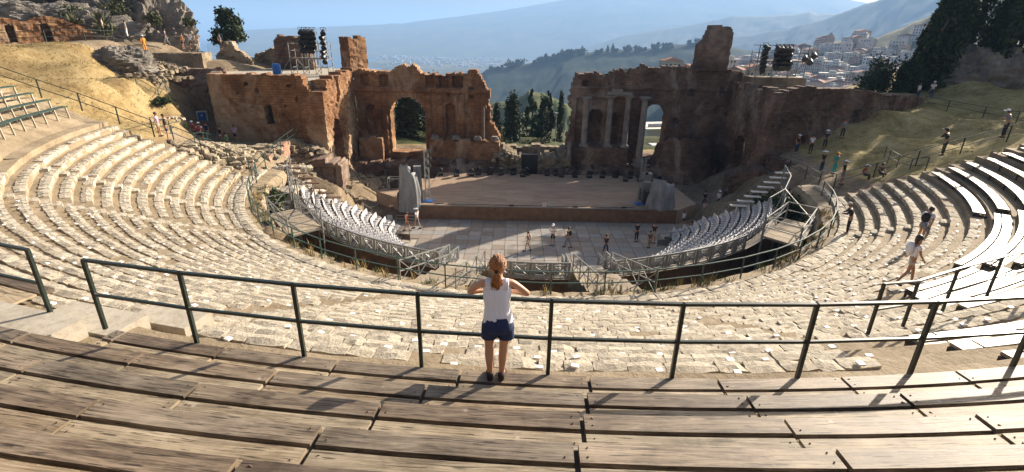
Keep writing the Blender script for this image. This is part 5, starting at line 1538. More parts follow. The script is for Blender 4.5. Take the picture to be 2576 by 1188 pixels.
# ------------------------------------------------------------------ haze
hz = MB().box((0, 0, 170), (72000, 72000, 740)).build('haze', [])
hz['kind'] = 'stuff'
hm = bpy.data.materials.new('haze'); hm.use_nodes = True
nt = hm.node_tree
for n_ in list(nt.nodes):
    if n_.type != 'OUTPUT_MATERIAL': nt.nodes.remove(n_)
pv = nt.nodes.new('ShaderNodeVolumePrincipled')
pv.inputs['Color'].default_value = (.34, .58, .98, 1)
pv.inputs['Density'].default_value = HAZE_D
pv.inputs['Anisotropy'].default_value = 0.1
nt.links.new(pv.outputs[0], nt.nodes['Material Output'].inputs['Volume'])
hz.data.materials.append(hm)

# ------------------------------------------------------------------ trees and plants
def crown_mesh(name, n, kind, seed, leaf, mat, w=1.0, h=1.0):
    """n small leaf clumps through the crown volume (unit-ish size: width w, height h)"""
    r = np.random.default_rng(seed)
    pts = []
    nc = {'cypress': 60, 'pine': 26, 'bush': 22, 'conifer': 60}[kind]
    cen = []
    for i in range(nc):
        if kind == 'cypress':
            t = r.random() ** .8; rr_ = (0.5 * w) * (np.sin(np.pi * min(1, (t * .92 + .1))) ** .7) * (1 - .35 * t)
            a = r.random() * 6.28; q = r.random() ** .5 * .8
            cen.append((math.cos(a) * rr_ * q, math.sin(a) * rr_ * q, .04 * h + t * h * .95, .16 * w, .10 * h))
        elif kind == 'conifer':
            t = r.random(); rr_ = .5 * w * (1 - t) ** .8 + .04 * w; a = r.random() * 6.28
            cen.append((math.cos(a) * rr_ * .75, math.sin(a) * rr_ * .75, .1 * h + t * h * .88, .15 * w * (1.1 - t), .035 * h))
        elif kind == 'pine':
            a = r.random() * 6.28; q = r.random() ** .6; t = r.random()
            rr_ = .42 * w * math.sin(math.pi * (.15 + .8 * t)) ** .6
            cen.append((math.cos(a) * rr_ * q, math.sin(a) * rr_ * q, .32 * h + t * h * .66, .13 * w, .07 * h))
        else:
            d = r.normal(0, 1, 3); d /= np.linalg.norm(d); d *= r.random() ** .4
            cen.append((d[0] * .42 * w, d[1] * .42 * w, .45 * h + d[2] * .40 * h, .2 * w, .16 * h))
    per = n // nc
    V = np.zeros((nc * per * 4, 3)); F = []
    k = 0
    for c in cen:
        for _ in range(per):
            p = np.array([c[0] + r.normal(0, c[3] * .55), c[1] + r.normal(0, c[3] * .55), c[2] + r.normal(0, c[4] * .6)])
            u = r.normal(0, 1, 3); u /= np.linalg.norm(u); v = np.cross(u, r.normal(0, 1, 3)); v /= np.linalg.norm(v) + 1e-6
            s = leaf * r.uniform(.5, 1.3)
            V[k * 4:(k + 1) * 4] = [p - u * s, p + v * s * .6, p + u * s, p - v * s * .6]
            F.append((k * 4, k * 4 + 1, k * 4 + 2, k * 4 + 3)); k += 1
    return mesh_from(name, V, F, mat)
CR = {}
def crown(kind, mat, leaf, w, h, seed, n):
    key = (kind, mat, round(leaf, 2), w, h, seed, n)
    if key not in CR: CR[key] = crown_mesh('crown', n, kind, seed, leaf, MAT[mat], w, h)
    return CR[key]
def tree(name, label, loc, w, h, kind='cypress', mat='leafdark', n=4500, leaf=.16, seed=1, cat='tree', group=None, lean=0, limbs=5):
    t = thing(name, label, cat, loc, 0, group)
    t.rotation_euler = (0, lean, 0)
    r = random.Random(seed)
    m_ = MB(); top = .85 * h if kind in ('cypress', 'conifer') else .6 * h
    tr_ = max(.08, .022 * h)
    m_.tube([(0, 0, -.4), (r.gauss(0, .02) * h, 0, top * .4), (r.gauss(0, .03) * h, r.gauss(0, .03) * h, top)], [tr_ * 1.3, tr_, tr_ * .3], 8)
    for i in range(limbs):
        a = r.uniform(0, 6.28); z = top * r.uniform(.35, .9); L = w * r.uniform(.25, .42)
        m_.tube([(0, 0, z), (math.cos(a) * L * .5, math.sin(a) * L * .5, z + L * .35), (math.cos(a) * L, math.sin(a) * L, z + L * .6)], [tr_ * .5, tr_ * .35, tr_ * .12], 6)
    m_.build('trunk', MAT['bark'], t, world=False)
    o = obj('crown', crown(kind, mat, leaf, w, h, seed, n), t, world=False)
    return t
# the dark tree at the sea edge
tree('pine_tree', 'dark bushy tree standing against the sea on the left', (-40.6, 36.4, 10.6), 4.6, 6.8, 'pine', 'leafdark', 5200, .24, 3, limbs=9)
# trees behind the stage gap
G = 'trees behind the gap in the stage wall'
tree('cypress_tree', 'tall broad cypress in the gap between the two brick walls', (-1.9, 36, -.5), 3.6, 7.6, 'cypress', 'leafdark', 6000, .17, 11, group=G)
tree('cypress_tree', 'small pointed cypress at the left of the gap', (-4.3, 39, -.5), 1.8, 6.0, 'cypress', 'leafdark', 3000, .14, 12, group=G)
tree('cypress_tree', 'slim cypress just left of the right brick wall', (5.6, 44, -1.5), 1.5, 8.0, 'cypress', 'leafdark', 3000, .15, 13, group=G)
tree('norfolk_pine', 'layered conifer rising behind the broad cypress', (1.0, 46, -2), 3.4, 9.0, 'conifer', 'leafmid', 4200, .2, 14, group=G)
tree('norfolk_pine', 'second layered conifer right of centre in the gap', (3.8, 47, -2), 3.6, 8.6, 'conifer', 'leafdark', 4200, .2, 15, group=G)
tree('cypress_tree', 'dark clump of cypress between the conifers', (2.9, 45, -2), 2.6, 7.6, 'cypress', 'leafdark', 4200, .17, 16, group=G)
tree('broadleaf_tree', 'round green tree at the left edge of the gap', (-4.6, 27, .8), 2.6, 4.2, 'bush', 'leafmid', 2600, .15, 17, group=G)
tree('shrub', 'low bright green shrub at the foot of the big cypress', (-3.0, 28, 1.4), 2.4, 1.5, 'bush', 'leafmid', 1500, .11, 18, 'shrub')
tree('shrub', 'yellow-green shrubs behind the low wall right of the cypress', (1.8, 31, .8), 3.6, 1.7, 'bush', 'leafolive', 1800, .12, 19, 'shrub')
tree('shrub', 'green hedge in front of the villa in the gap', (.2, 31.5, .4), 3.0, 1.6, 'bush', 'leafmid', 1600, .12, 20, 'shrub')
for k, (x, y, w, h) in enumerate(((-12.2, 32, 5.6, 9.5), (-15.8, 30, 5.0, 8.6), (-14.6, 37, 7.0, 9.6))):
    tree('cypress_tree', ('dense dark cypress filling the left arch', 'cypress at the left side of the left arch', 'cypress behind the others in the left arch')[k], (x, y, -.5), w, h, 'cypress', 'leafdark', 5200, .2, 21 + k, group='cypresses behind the left arch')
o = MB().box((3.2, 46, -3.6), (5.5, 4, 3.2), .1).box((3.2, 46, -1.9), (6, 4.4, .25), .1).build('garden_house', MAT['plaster'])
props(o, 'low pale garden building behind the shrubs in the gap', 'building')
t = thing('lamp_post', 'thin pale lamp post among the conifers in the gap', 'lamp post', (4.9, 40, -1))
MB().tube([(4.6, 40, -1), (4.6, 40, 4.2)], .06, 8).build('pole', MAT['galv'], t); MB().box((4.6, 40, 4.3), (.5, .25, .16)).build('lantern', MAT['white'], t)
for k, (x, y, w, h, kd, mt) in enumerate(((31.2, 66, 3.2, 7, 'cypress', 'leafdark'), (26.5, 64, 5, 5, 'bush', 'leafdark'), (34, 90, 8, 7, 'bush', 'leafmid'), (30.0, 96, 3, 9, 'conifer', 'leafdark'))):
    tree('garden_tree', ('cypress beside the white house in the right arch', 'dark shrub tree at the left of the white house in the right arch', 'green trees above the white house in the right arch', 'pointed conifer behind the white house in the right arch')[k], (x, y, -12), w, h, kd, mt, 2600, .22, 31 + k)
# crowns over the right wall
for k, (a, e, w) in enumerate(((10.6, -3.1, 9), (12.0, -2.9, 8), (13.6, -2.9, 9), (15.4, -2.8, 6), (18.9, -3.0, 7), (9.2, -3.7, 8), (21.6, -3.0, 8), (27.0, -3.3, 9))):
    p = far_pt(a, e - 2.4, 170)
    tree('broadleaf_tree', ('yellow-green round tree over the right wall, leftmost', 'second green tree over the right wall', 'round green tree over the middle of the right wall', 'small dark tree beside the red-roofed villa', 'tree between villa and tall stump', 'tree at the dip of the headland above the right wall', 'tree right of the tall stump', 'tree below the town')[k], p, w, w * .75, 'bush', ('leafolive', 'leafolive', 'leafolive', 'leafdark', 'leafdark', 'leafmid', 'leafdark', 'leafdark')[k], 2600, .55, 41 + k, group='trees beyond the right wall')
r3 = random.Random(9)
for k in range(46):
    a = r3.uniform(4, 19.5) if k % 3 else r3.uniform(-3, 4)
    e = float(np.interp(a, [-4, -1.6, 4.35, 5.1, 10.2, 14.75, 18.8], [-4.3, -3.38, -2.25, -1.91, -1.44, -1.06, -.55]))
    p = far_pt(a, e, 1280); h_ = r3.uniform(10, 22)
    t = tree('tree', 'small dark tree on the skyline of the blue headland', p - Vector((0, 0, 7)), h_ * r3.choice([.4, .9, 1.4]), h_, 'bush', 'leafdark', 260, 2.7, 60 + k % 5, group='trees on the skyline of the headland', limbs=1)
# right: big cypresses and pines
G2 = 'dark trees at the upper right'
for k, (x, y, z, w, h, kd, lean, lab) in enumerate((
        (44.6, 22.5, 8.5, 3.4, 15.5, 'cypress', .16, 'leftmost tall cypress leaning at the upper right'), (46.6, 24.5, 9, 4.0, 20, 'cypress', .13, 'tallest dark cypress of the leaning group'),
        (43.0, 22.8, 8.8, 2.6, 10.5, 'cypress', .14, 'lower cypress at the left foot of the group'), (56.5, 27, 10, 4.6, 20, 'cypress', .05, 'tall cypress near the right edge of the view'), (48.8, 26.5, 9, 4.2, 22, 'cypress', .10, 'cypress right behind the tallest one'),
        (51.0, 23.0, 10, 3.4, 15, 'cypress', .10, 'slim cypress in front of the grey rock face'), (53.2, 29.0, 10, 4.4, 19, 'cypress', .05, 'cypress behind the grey rock face'), (59.5, 25, 10.5, 4.2, 18, 'cypress', 0, 'cypress at the very right edge'),
        (62, 22, 11, 8.0, 18, 'pine', 0, 'dark tree cut by the right edge'), (40.5, 25.0, 8.6, 4.0, 5.2, 'bush', 0, 'round dark bush tree above the end of the right wing'), (42.3, 23.2, 8.8, 1.8, 4.6, 'bush', 0, 'small shrub tree beside the standing visitors'))):
    tree('cypress_tree' if kd == 'cypress' else 'pine_tree' if kd == 'pine' else 'bush', lab, (x, y, z), w, h, kd, 'leafdark', 7000 if h > 10 else 3600, .24 if h > 10 else .18, 80 + k, group=G2, lean=lean)
# far left vegetation on the rock
def agave(x, y, z, s, label):
    t = thing('agave', label, 'plant', (x, y, z)); m_ = MB()
    r = random.Random(int(x * 10))
    for i in range(26):
        a = i * 2.4; e = r.uniform(.3, 1.3); L = s * r.uniform(.8, 1.2)
        d = Vector((math.cos(a) * math.cos(e), math.sin(a) * math.cos(e), math.sin(e)))
        sd_ = Vector((-math.sin(a), math.cos(a), 0)) * .09 * s
        b0 = Vector((x, y, z)); m1 = b0 + d * L * .5; tp = b0 + d * L - Vector((0, 0, .1 * s))
        m_.add([b0 - sd_ * .6, b0 + sd_ * .6, m1 + sd_, tp, m1 - sd_], [(0, 1, 2, 4), (4, 2, 3)])
    m_.build('leaves', MAT['leafolive'], t)
agave(-47.6, 19.6, 15.0, 1.6, 'spiky agave on the bank above the left path')
agave(-46.3, 21.6, 15.2, 1.7, 'second agave further up the bank beside the rock')
agave(-49.4, 21.0, 15.6, 1.5, 'agave nearest the niches on the bank')
for k, (x, y, z, w, h) in enumerate(((-50.0, 22.5, 15.5, 3.2, 1.8), (-45.2, 20.2, 14.2, 2.2, 1.4), (-47.5, 26.0, 16.0, 3.4, 2.2), (-43.6, 26.0, 15.5, 1.8, 1.3), (-41.0, 28.5, 15.2, 1.6, 1.1), (-54, 24, 18, 3.0, 1.6), (-40.6, 15.2, 11.9, 3.6, 1.5))):
    tree('shrub', ('grey-green shrub behind the agaves', 'low shrub beside the left path', 'shrub in the hollow of the rock', 'small bush on the rock shoulder', 'dry bush near the rock skyline', 'shrub on top of the pale boulders', 'dark creeping bush above the yellow slope')[k], (x, y, z), w, h, 'bush', 'leafolive' if k != 6 else 'leafdark', 1500, .12, 95 + k, 'shrub', limbs=3)
for k, (x, y, w, h) in enumerate(((-29.6, 4.4, 2.4, .7), (-31.0, 5.6, 1.8, .6), (-28.4, 3.2, 1.5, .6), (-36.5, 8.5, 1.4, .4), (-38.5, 3.0, 1.3, .35))):
    tree('shrub', ('dark low scrub at the foot of the yellow slope', 'second patch of low scrub on the yellow slope edge', 'little bush beside the ramp rail', 'small dry bush high on the yellow slope', 'tiny bush in the middle of the yellow slope')[k], (x, y, gz(x, y) - .05), w, h, 'bush', 'leafdark' if k < 3 else 'leafolive', 900, .09, 130 + k, 'shrub', limbs=2)
# greenery in the pit and weeds along its rim
for k, (x, y, z, w, h, mt) in enumerate(((17.8, -6.2, 2.6, 2.6, 2.2, 'leafmid'), (18.0, -3.4, 3.0, 3.0, 2.4, 'leafdark'), (17.6, -.6, 2.6, 2.8, 2.2, 'leafdark'), (17.0, -7.6, 3.2, 2.0, 1.8, 'leafmid'), (-17.6, -6.0, 3.6, 1.6, 2.0, 'leafolive'), (-17.9, -4.4, 3.8, 1.2, 1.6, 'leafmid'))):
    tree('shrub', ('bright green shrub in the pit by the right scaffold', 'dark shrub in the pit under the right ramp', 'shaded shrub at the far end of the right pit', 'leafy shrub under the right platform', 'scrubby bush between pit rail and left scaffold', 'green bush behind the left scaffold')[k], (x, y, z), w, h, 'bush', mt, 2200, .12, 110 + k, 'shrub', limbs=3)
def tufts(name, label, places, h, mat, blades=9, parent=None):
    V = []; F = []; r = random.Random(3)
    for (x, y, z) in places:
        for b_ in range(blades):
            a = r.uniform(0, 6.28); L = h * r.uniform(.5, 1.2); s = .012 + .02 * h
            dx, dy = math.cos(a) * L * .45, math.sin(a) * L * .45
            i = len(V)
            ox, oy = r.gauss(0, .06), r.gauss(0, .06)
            V += [(x + ox - s * math.sin(a), y + oy + s * math.cos(a), z), (x + ox + s * math.sin(a), y + oy - s * math.cos(a), z), (x + ox + dx, y + oy + dy, z + L)]
            F.append((i, i + 1, i + 2))
    o = obj(name, mesh_from(name, V, F, mat)); props(o, label, 'grass', kind='stuff')
    return o
r4 = random.Random(21); pl = []
for k in range(150):
    az = r4.uniform(-160, -20); R_ = r4.uniform(18.6, 19.35)
    if noise.noise(Vector((az * .12, 0, 0))) > -.12: p = P(R_, az, 5.45); pl.append(tuple(p))
tufts('dry_weeds', 'dry straw-coloured weeds along the inner edge of the pit', pl, .5, MAT['straw'], 10)
pl = []
for k in range(260):
    az = r4.uniform(-165, -25); R_ = r4.uniform(18.6, 19.2)
    if noise.noise(Vector((az * .15, 9, 0))) > 0: pl.append(tuple(P(R_, az, 5.45)))
tufts('green_weeds', 'green weeds growing along the pit edge', pl, .32, MAT['leafmid'], 10)
pl = []
for k in range(3500):
    x = r4.uniform(-47, -24); y = r4.uniform(-8, 14)
    pl.append((x, y))
A_ = np.array(pl); Z_ = ground_z(A_[:, 0], A_[:, 1]); S_ = soil(A_[:, 0], A_[:, 1], Z_)
tufts('dry_grass', 'dry yellow grass on the left slope', [(x, y, z) for (x, y), z, s in zip(pl, Z_, S_) if s == 1], .15, MAT['straw'], 5)
pl = [(r4.uniform(24, 56), r4.uniform(-8, 18)) for k in range(2000)]
A_ = np.array(pl); Z_ = ground_z(A_[:, 0], A_[:, 1]); S_ = soil(A_[:, 0], A_[:, 1], Z_)
tufts('olive_grass', 'dull green grass on the right slope', [(x, y, z) for (x, y), z, s in zip(pl, Z_, S_) if s == 2], .12, MAT['straw'], 5)

# ------------------------------------------------------------------ people
def cloth(name, c, rough=.85): return plain(name, c, rough, 0, .08, 14)
SKIN = {'light': plain('skin_light', (.52, .27, .16), .5, 0, .04, 8), 'tan': plain('skin_tan', (.40, .20, .11), .5, 0, .04, 8)}
CL = {k: cloth('cloth_' + k, v) for k, v in dict(white=(.75, .75, .77), black=(.018, .018, .022), navy=(.02, .03, .09), red=(.35, .04, .04), grey=(.2, .2, .21), khaki=(.34, .26, .16), pink=(.62, .38, .48), teal=(.03, .38, .30), orange=(.80, .30, .01), olive=(.10, .10, .05), green=(.05, .22, .12), beige=(.5, .42, .32), lilac=(.50, .36, .55), denim=(.014, .026, .085)).items()}
HAIR = {'dark': plain('hair_dark', (.03, .018, .012), .5), 'blond': plain('hair_blond', (.34, .17, .06), .45, 0, .3, 30), 'grey': plain('hair_grey', (.3, .29, .28), .6)}

def skin_mesh(name, J, E, radii, root, levels=1, mat=None):
    """continuous skinned surface over a skeleton (joints J, edges E, radius pairs)"""
    names = list(J); idx = {n_: i for i, n_ in enumerate(names)}
    me = bpy.data.meshes.new(name + '_src')
    me.from_pydata([tuple(J[n_]) for n_ in names], [(idx[a], idx[b_]) for a, b_ in E], [])
    bm = bmesh.new(); bm.from_mesh(me)
    sl_ = bm.verts.layers.skin.verify()
    bm.verts.ensure_lookup_table()
    for n_, i in idx.items():
        r = radii[n_]; r = r if isinstance(r, tuple) else (r, r)
        bm.verts[i][sl_].radius = r
        bm.verts[i][sl_].use_root = (n_ == root)
    bm.to_mesh(me); bm.free()
    o = bpy.data.objects.new(name + '_src', me); COL.objects.link(o)
    md = o.modifiers.new('skin', 'SKIN'); md.use_smooth_shade = True; md.branch_smoothing = .6
    if levels:
        sb = o.modifiers.new('sub', 'SUBSURF'); sb.levels = levels; sb.render_levels = levels
    dg = bpy.context.evaluated_depsgraph_get()
    out = bpy.data.meshes.new_from_object(o.evaluated_get(dg))
    out.name = name
    bpy.data.objects.remove(o)
    out.materials.clear()
    if mat: out.materials.append(mat)
    return out

BASE = dict(pelvis=(0, 0, .93), spine=(0, 0, 1.10), chest=(0, 0, 1.28), neck=(0, 0, 1.45), head=(0, .015, 1.575), crown=(0, .01, 1.67),
            shL=(-.17, 0, 1.41), elL=(-.235, -.02, 1.15), wrL=(-.25, .06, .92), haL=(-.25, .09, .84),
            shR=(.17, 0, 1.41), elR=(.235, -.02, 1.15), wrR=(.25, .06, .92), haR=(.25, .09, .84),
            hiL=(-.09, 0, .90), knL=(-.10, .02, .50), anL=(-.10, -.01, .09), toL=(-.11, .13, .04),
            hiR=(.09, 0, .90), knR=(.10, .02, .50), anR=(.10, -.01, .09), toR=(.11, .13, .04))
EDG = [('pelvis', 'spine'), ('spine', 'chest'), ('chest', 'neck'), ('neck', 'head'), ('head', 'crown'), ('chest', 'shL'), ('shL', 'elL'), ('elL', 'wrL'), ('wrL', 'haL'),
       ('chest', 'shR'), ('shR', 'elR'), ('elR', 'wrR'), ('wrR', 'haR'), ('pelvis', 'hiL'), ('hiL', 'knL'), ('knL', 'anL'), ('anL', 'toL'), ('pelvis', 'hiR'), ('hiR', 'knR'), ('knR', 'anR'), ('anR', 'toR')]
RAD = dict(pelvis=(.14, .10), spine=(.115, .09), chest=(.14, .10), neck=.052, head=(.078, .092), crown=(.06, .07), shL=.05, elL=.036, wrL=.026, haL=(.035, .02), shR=.05, elR=.036, wrR=.026, haR=(.035, .02),
           hiL=.08, knL=.052, anL=.036, toL=.034, hiR=.08, knR=.052, anR=.036, toR=.034)
POSE = {
 'stand': {},
 'walk': dict(knL=(-.10, .14, .52), anL=(-.10, .20, .10), toL=(-.11, .34, .07), knR=(.10, -.06, .50), anR=(.10, -.26, .12), toR=(.11, -.14, .03), elL=(-.23, -.10, 1.16), wrL=(-.24, -.12, .92), haL=(-.24, -.10, .84), elR=(.23, .06, 1.16), wrR=(.24, .20, .96), haR=(.24, .25, .90)),
 'camera': dict(elL=(-.26, .10, 1.22), wrL=(-.08, .30, 1.46), haL=(-.04, .32, 1.52), elR=(.26, .10, 1.22), wrR=(.08, .30, 1.46), haR=(.04, .32, 1.52)),
 'fold': dict(elL=(-.25, .05, 1.16), wrL=(-.03, .22, 1.18), haL=(.04, .22, 1.18), elR=(.25, .05, 1.16), wrR=(.03, .22, 1.14), haR=(-.04, .22, 1.14)),
 'lean': dict(neck=(0, .13, 1.42), head=(0, .19, 1.53), crown=(0, .20, 1.62), chest=(0, .06, 1.27), shL=(-.17, .10, 1.38), shR=(.17, .10, 1.38), elL=(-.30, .22, 1.14), wrL=(-.10, .40, 1.10), haL=(-.03, .42, 1.10), elR=(.30, .22, 1.14), wrR=(.10, .40, 1.10), haR=(.03, .42, 1.10)),
 'climb': dict(pelvis=(0, 0, .92), spine=(0, .07, 1.07), chest=(0, .16, 1.22), neck=(0, .25, 1.37), head=(0, .30, 1.48), crown=(0, .32, 1.57), shL=(-.17, .22, 1.34), shR=(.17, .22, 1.34), elL=(-.22, .22, 1.08), wrL=(-.2, .34, .90), haL=(-.2, .37, .84), elR=(.22, .10, 1.08), wrR=(.22, .05, .86), haR=(.22, .06, .80), knL=(-.10, .22, .62), anL=(-.10, .12, .28), toL=(-.11, .26, .24), knR=(.10, 0, .50), anR=(.10, -.16, .12), toR=(.11, -.02, .04)),
 'sit': dict(pelvis=(0, 0, .50), spine=(0, .02, .66), chest=(0, .06, .84), neck=(0, .10, 1.0), head=(0, .14, 1.12), crown=(0, .14, 1.21), shL=(-.17, .06, .97), shR=(.17, .06, .97), elL=(-.24, .14, .74), wrL=(-.16, .36, .62), haL=(-.12, .42, .60), elR=(.24, .14, .74), wrR=(.16, .36, .62), haR=(.12, .42, .60), hiL=(-.09, .02, .48), hiR=(.09, .02, .48), knL=(-.13, .42, .50), knR=(.13, .42, .50), anL=(-.12, .46, .09), anR=(.12, .46, .09), toL=(-.12, .60, .04), toR=(.12, .60, .04)),
}
BC = {}
def body_set(pose, sleeves, legs, top):
    """body, shirt, trousers meshes for a pose"""
    key = (pose, sleeves, legs, top)
    if key in BC: return BC[key]
    J = {k: Vector(v) for k, v in BASE.items()}
    for k, v in POSE[pose].items(): J[k] = Vector(v)
    body = skin_mesh('body', J, EDG, RAD, 'pelvis')
    # shirt
    S = {k: J[k].copy() for k in ('spine', 'chest', 'pelvis', 'shL', 'shR')}
    S['collar'] = J['chest'].lerp(J['neck'], .72)
    S['hem'] = J['pelvis'].lerp(J['spine'], .25)
    ed = [('hem', 'spine'), ('spine', 'chest'), ('chest', 'collar'), ('chest', 'shL'), ('chest', 'shR')]
    rd_ = dict(hem=(.162, .122), spine=(.145, .118), chest=(.165, .128), collar=(.085, .075), shL=.068, shR=.068)
    S.pop('pelvis')
    if sleeves > 0:
        for s in 'LR':
            S['cu' + s] = J['sh' + s].lerp(J['el' + s], min(1, sleeves))
            ed.append(('sh' + s, 'cu' + s)); rd_['cu' + s] = .056 if sleeves <= 1 else .048
            if sleeves > 1:
                S['cv' + s] = J['el' + s].lerp(J['wr' + s], .85); ed.append(('cu' + s, 'cv' + s)); rd_['cv' + s] = .038
    shirt = skin_mesh('shirt', S, ed, rd_, 'spine')
    # trousers or shorts (or a dress)
    T = {'pelvis': J['pelvis'] + Vector((0, 0, .02)), 'waist': J['pelvis'].lerp(J['spine'], .45)}
    ed = [('waist', 'pelvis')]; rt = dict(waist=(.13, .105), pelvis=(.158, .122))
    for s in 'LR':
        T['hi' + s] = J['hi' + s]; rt['hi' + s] = .098
        ed.append(('pelvis', 'hi' + s))
        if legs <= 1:
            T['e' + s] = J['hi' + s].lerp(J['kn' + s], legs); rt['e' + s] = .092 - .02 * legs
            ed.append(('hi' + s, 'e' + s))
        else:
            T['kn' + s] = J['kn' + s]; T['e' + s] = J['kn' + s].lerp(J['an' + s], .9); rt['kn' + s] = .068; rt['e' + s] = .054
            ed += [('hi' + s, 'kn' + s), ('kn' + s, 'e' + s)]
    trousers = skin_mesh('trousers', T, ed, rt, 'pelvis')
    BC[key] = (body, shirt, trousers, J)
    return BC[key]

def ball(c, r, n=10, m=8, cut=-1.0, squash=(1, 1, 1), jit=0.0, seed=0):
    V = []; F = []
    for i in range(m + 1):
        t = math.pi * i / m
        for j in range(n):
            a = 2 * math.pi * j / n
            d = Vector((math.sin(t) * math.cos(a), math.sin(t) * math.sin(a), math.cos(t)))
            if d.z < cut: d.z = cut
            k = r * (1 + jit * noise.noise(d * 3 + Vector((seed, 0, 0))))
            V.append(Vector(c) + Vector((d.x * k * squash[0], d.y * k * squash[1], d.z * k * squash[2])))
    for i in range(m):
        for j in range(n): F.append((i * n + j, i * n + (j + 1) % n, (i + 1) * n + (j + 1) % n, (i + 1) * n + j))
    return V, F

def person(label, loc, face, pose='stand', h=1.7, top='white', bottom='navy', sleeves=.6, legs=.75, hair='dark', skin='tan', hat=None, pack=None, group=None, long_hair=False):
    body, shirt, trousers, J = body_set(pose, sleeves, legs, 0)
    t = thing('person', label, 'person', loc, rad(face), group)
    t.scale = (h / 1.7,) * 3
    def add(name, me, mat):
        m2 = me.copy(); m2.materials.clear(); m2.materials.append(mat)
        return obj(name, m2, t, world=False)
    add('body', body, SKIN[skin]); add('shirt', shirt, CL[top]); add('trousers' if legs > 1 else 'shorts', trousers, CL[bottom])
    hd = J['head']; m_ = MB()
    m_.add(*ball(hd + Vector((0, -.028, .035)), .100, 12, 8, -1, (.98, 1.05, 1.05), .12))
    if long_hair: m_.add(*ball(hd + Vector((0, -.075, -.06)), .085, 8, 6, -1, (1, .6, 1.5), .2))
    m_.build('hair', HAIR[hair], t, smooth=True, world=False)
    fc = MB()
    fc.add(*ball(hd + Vector((0, .098, -.012)), .018, 6, 4, -1, (1, 1.3, 1.2)))
    for s in (-1, 1): fc.add(*ball(hd + Vector((.094 * s, -.005, -.01)), .022, 6, 4, -1, (.5, 1, 1.4)))
    fc.build('face', SKIN[skin], t, world=False)
    if hat:
        m_ = MB(); m_.add(*ball(hd + Vector((0, 0, .055)), .118, 14, 6, 0, (1, 1.08, .95)))
        if hat[1] == 'brim': m_.tube([hd + Vector((0, 0, .05)), hd + Vector((0, 0, .065))], [.21, .20], 16)
        else: m_.box(hd + Vector((0, .16, .06)), (.15, .13, .015))
        m_.build('hat', CL[hat[0]], t, world=False)
    if pack:
        c = J['chest']; m_ = MB()
        m_.add(*ball(c + Vector((0, -.17, -.03)), .17, 12, 8, -1, (.9, .62, 1.3)))
        m_.build('backpack', CL[pack], t, smooth=True, world=False)
    sh = MB()
    for s in 'LR':
        a_, b_ = J['an' + s], J['to' + s]
        sh.bar(Vector((a_.x, a_.y - .05, a_.z - .045)), Vector((b_.x, b_.y + .04, b_.z - .005)), .10, .07)
    sh.build('shoes', CL['black' if bottom != 'navy' else 'grey'], t, world=False)
    return t
def on(R_, az, dz=0): return P(R_, az, row_z(R_) + dz)
# facing: 0 = towards the stage (+Y), positive turns left
OR = [  # on the orchestra floor
 ('woman with dark hair and pale backpack walking on the lit paving', (-.5, -2.0, 0), 90, 'walk', 1.6, 'grey', 'beige', .2, .5, dict(pack='beige')),
 ('man in white shirt and cap standing where the sunlit paving ends', (1.45, -.85, 0), 160, 'fold', 1.78, 'white', 'black', .7, .9, dict(hat=('white', 'cap'))),
 ('person in black with grey trousers and white shoes beside the man in white', (2.6, -1.2, 0), 60, 'walk', 1.7, 'black', 'grey', .6, 1.5, dict(pack='black')),
 ('person in dark clothes walking alone across the shaded orchestra', (5.3, -2.4, 0), 190, 'walk', 1.65, 'black', 'navy', .5, 1.5, {}),
 ('person in black top and black trousers near the right of the orchestra', (8.2, .3, 0), 200, 'stand', 1.7, 'black', 'black', .8, 1.5, {}),
 ('man in black t-shirt and light shorts, rearmost of the right pair', (9.5, .1, 0), 150, 'stand', 1.75, 'black', 'beige', .7, .8, {}),
 ('child-sized person in khaki in front of the man in black t-shirt', (8.9, -1.0, 0), 30, 'stand', 1.45, 'olive', 'khaki', .6, 1.5, {}),
 ('person in white vest seated on the right stage corner', (12.9, 3.6, .0), 210, 'stand', 1.6, 'white', 'denim', .2, .5, {}),
 ('person crouching with camera beside the right guard rail', (13.2, 2.5, -.1), 200, 'sit', 1.6, 'red', 'black', .6, 1.5, {}),
 ('woman in reddish shorts walking past the left stage corner', (-10.3, 1.6, 0), 60, 'walk', 1.66, 'red', 'orange', .2, .4, dict(skin='tan')),
 ('man in white shirt walking beside the woman at the left stage corner', (-9.6, 2.2, 0), 60, 'walk', 1.78, 'white', 'grey', .8, .8, dict(hat=('white', 'cap'))),
 ('woman in pink skirt among the shaded group right of the stage', (15.6, 6.3, 0), 180, 'stand', 1.65, 'pink', 'pink', .2, .8, dict(long_hair=True)),
 ('person in dark clothes at the rear of the shaded group right of the stage', (16.4, 8.6, .2), 170, 'stand', 1.7, 'black', 'navy', .6, 1.5, {}),
 ('person with white shirt in the shaded group right of the stage', (17.2, 7.4, .6), 200, 'stand', 1.7, 'white', 'black', .6, 1.5, dict(hat=('white', 'cap'))),
]
for lab, loc, face, pose, h, top, bot, slv, lg, kw in OR:
    person(lab, loc, face, pose, h, top, bot, slv, lg, **kw)
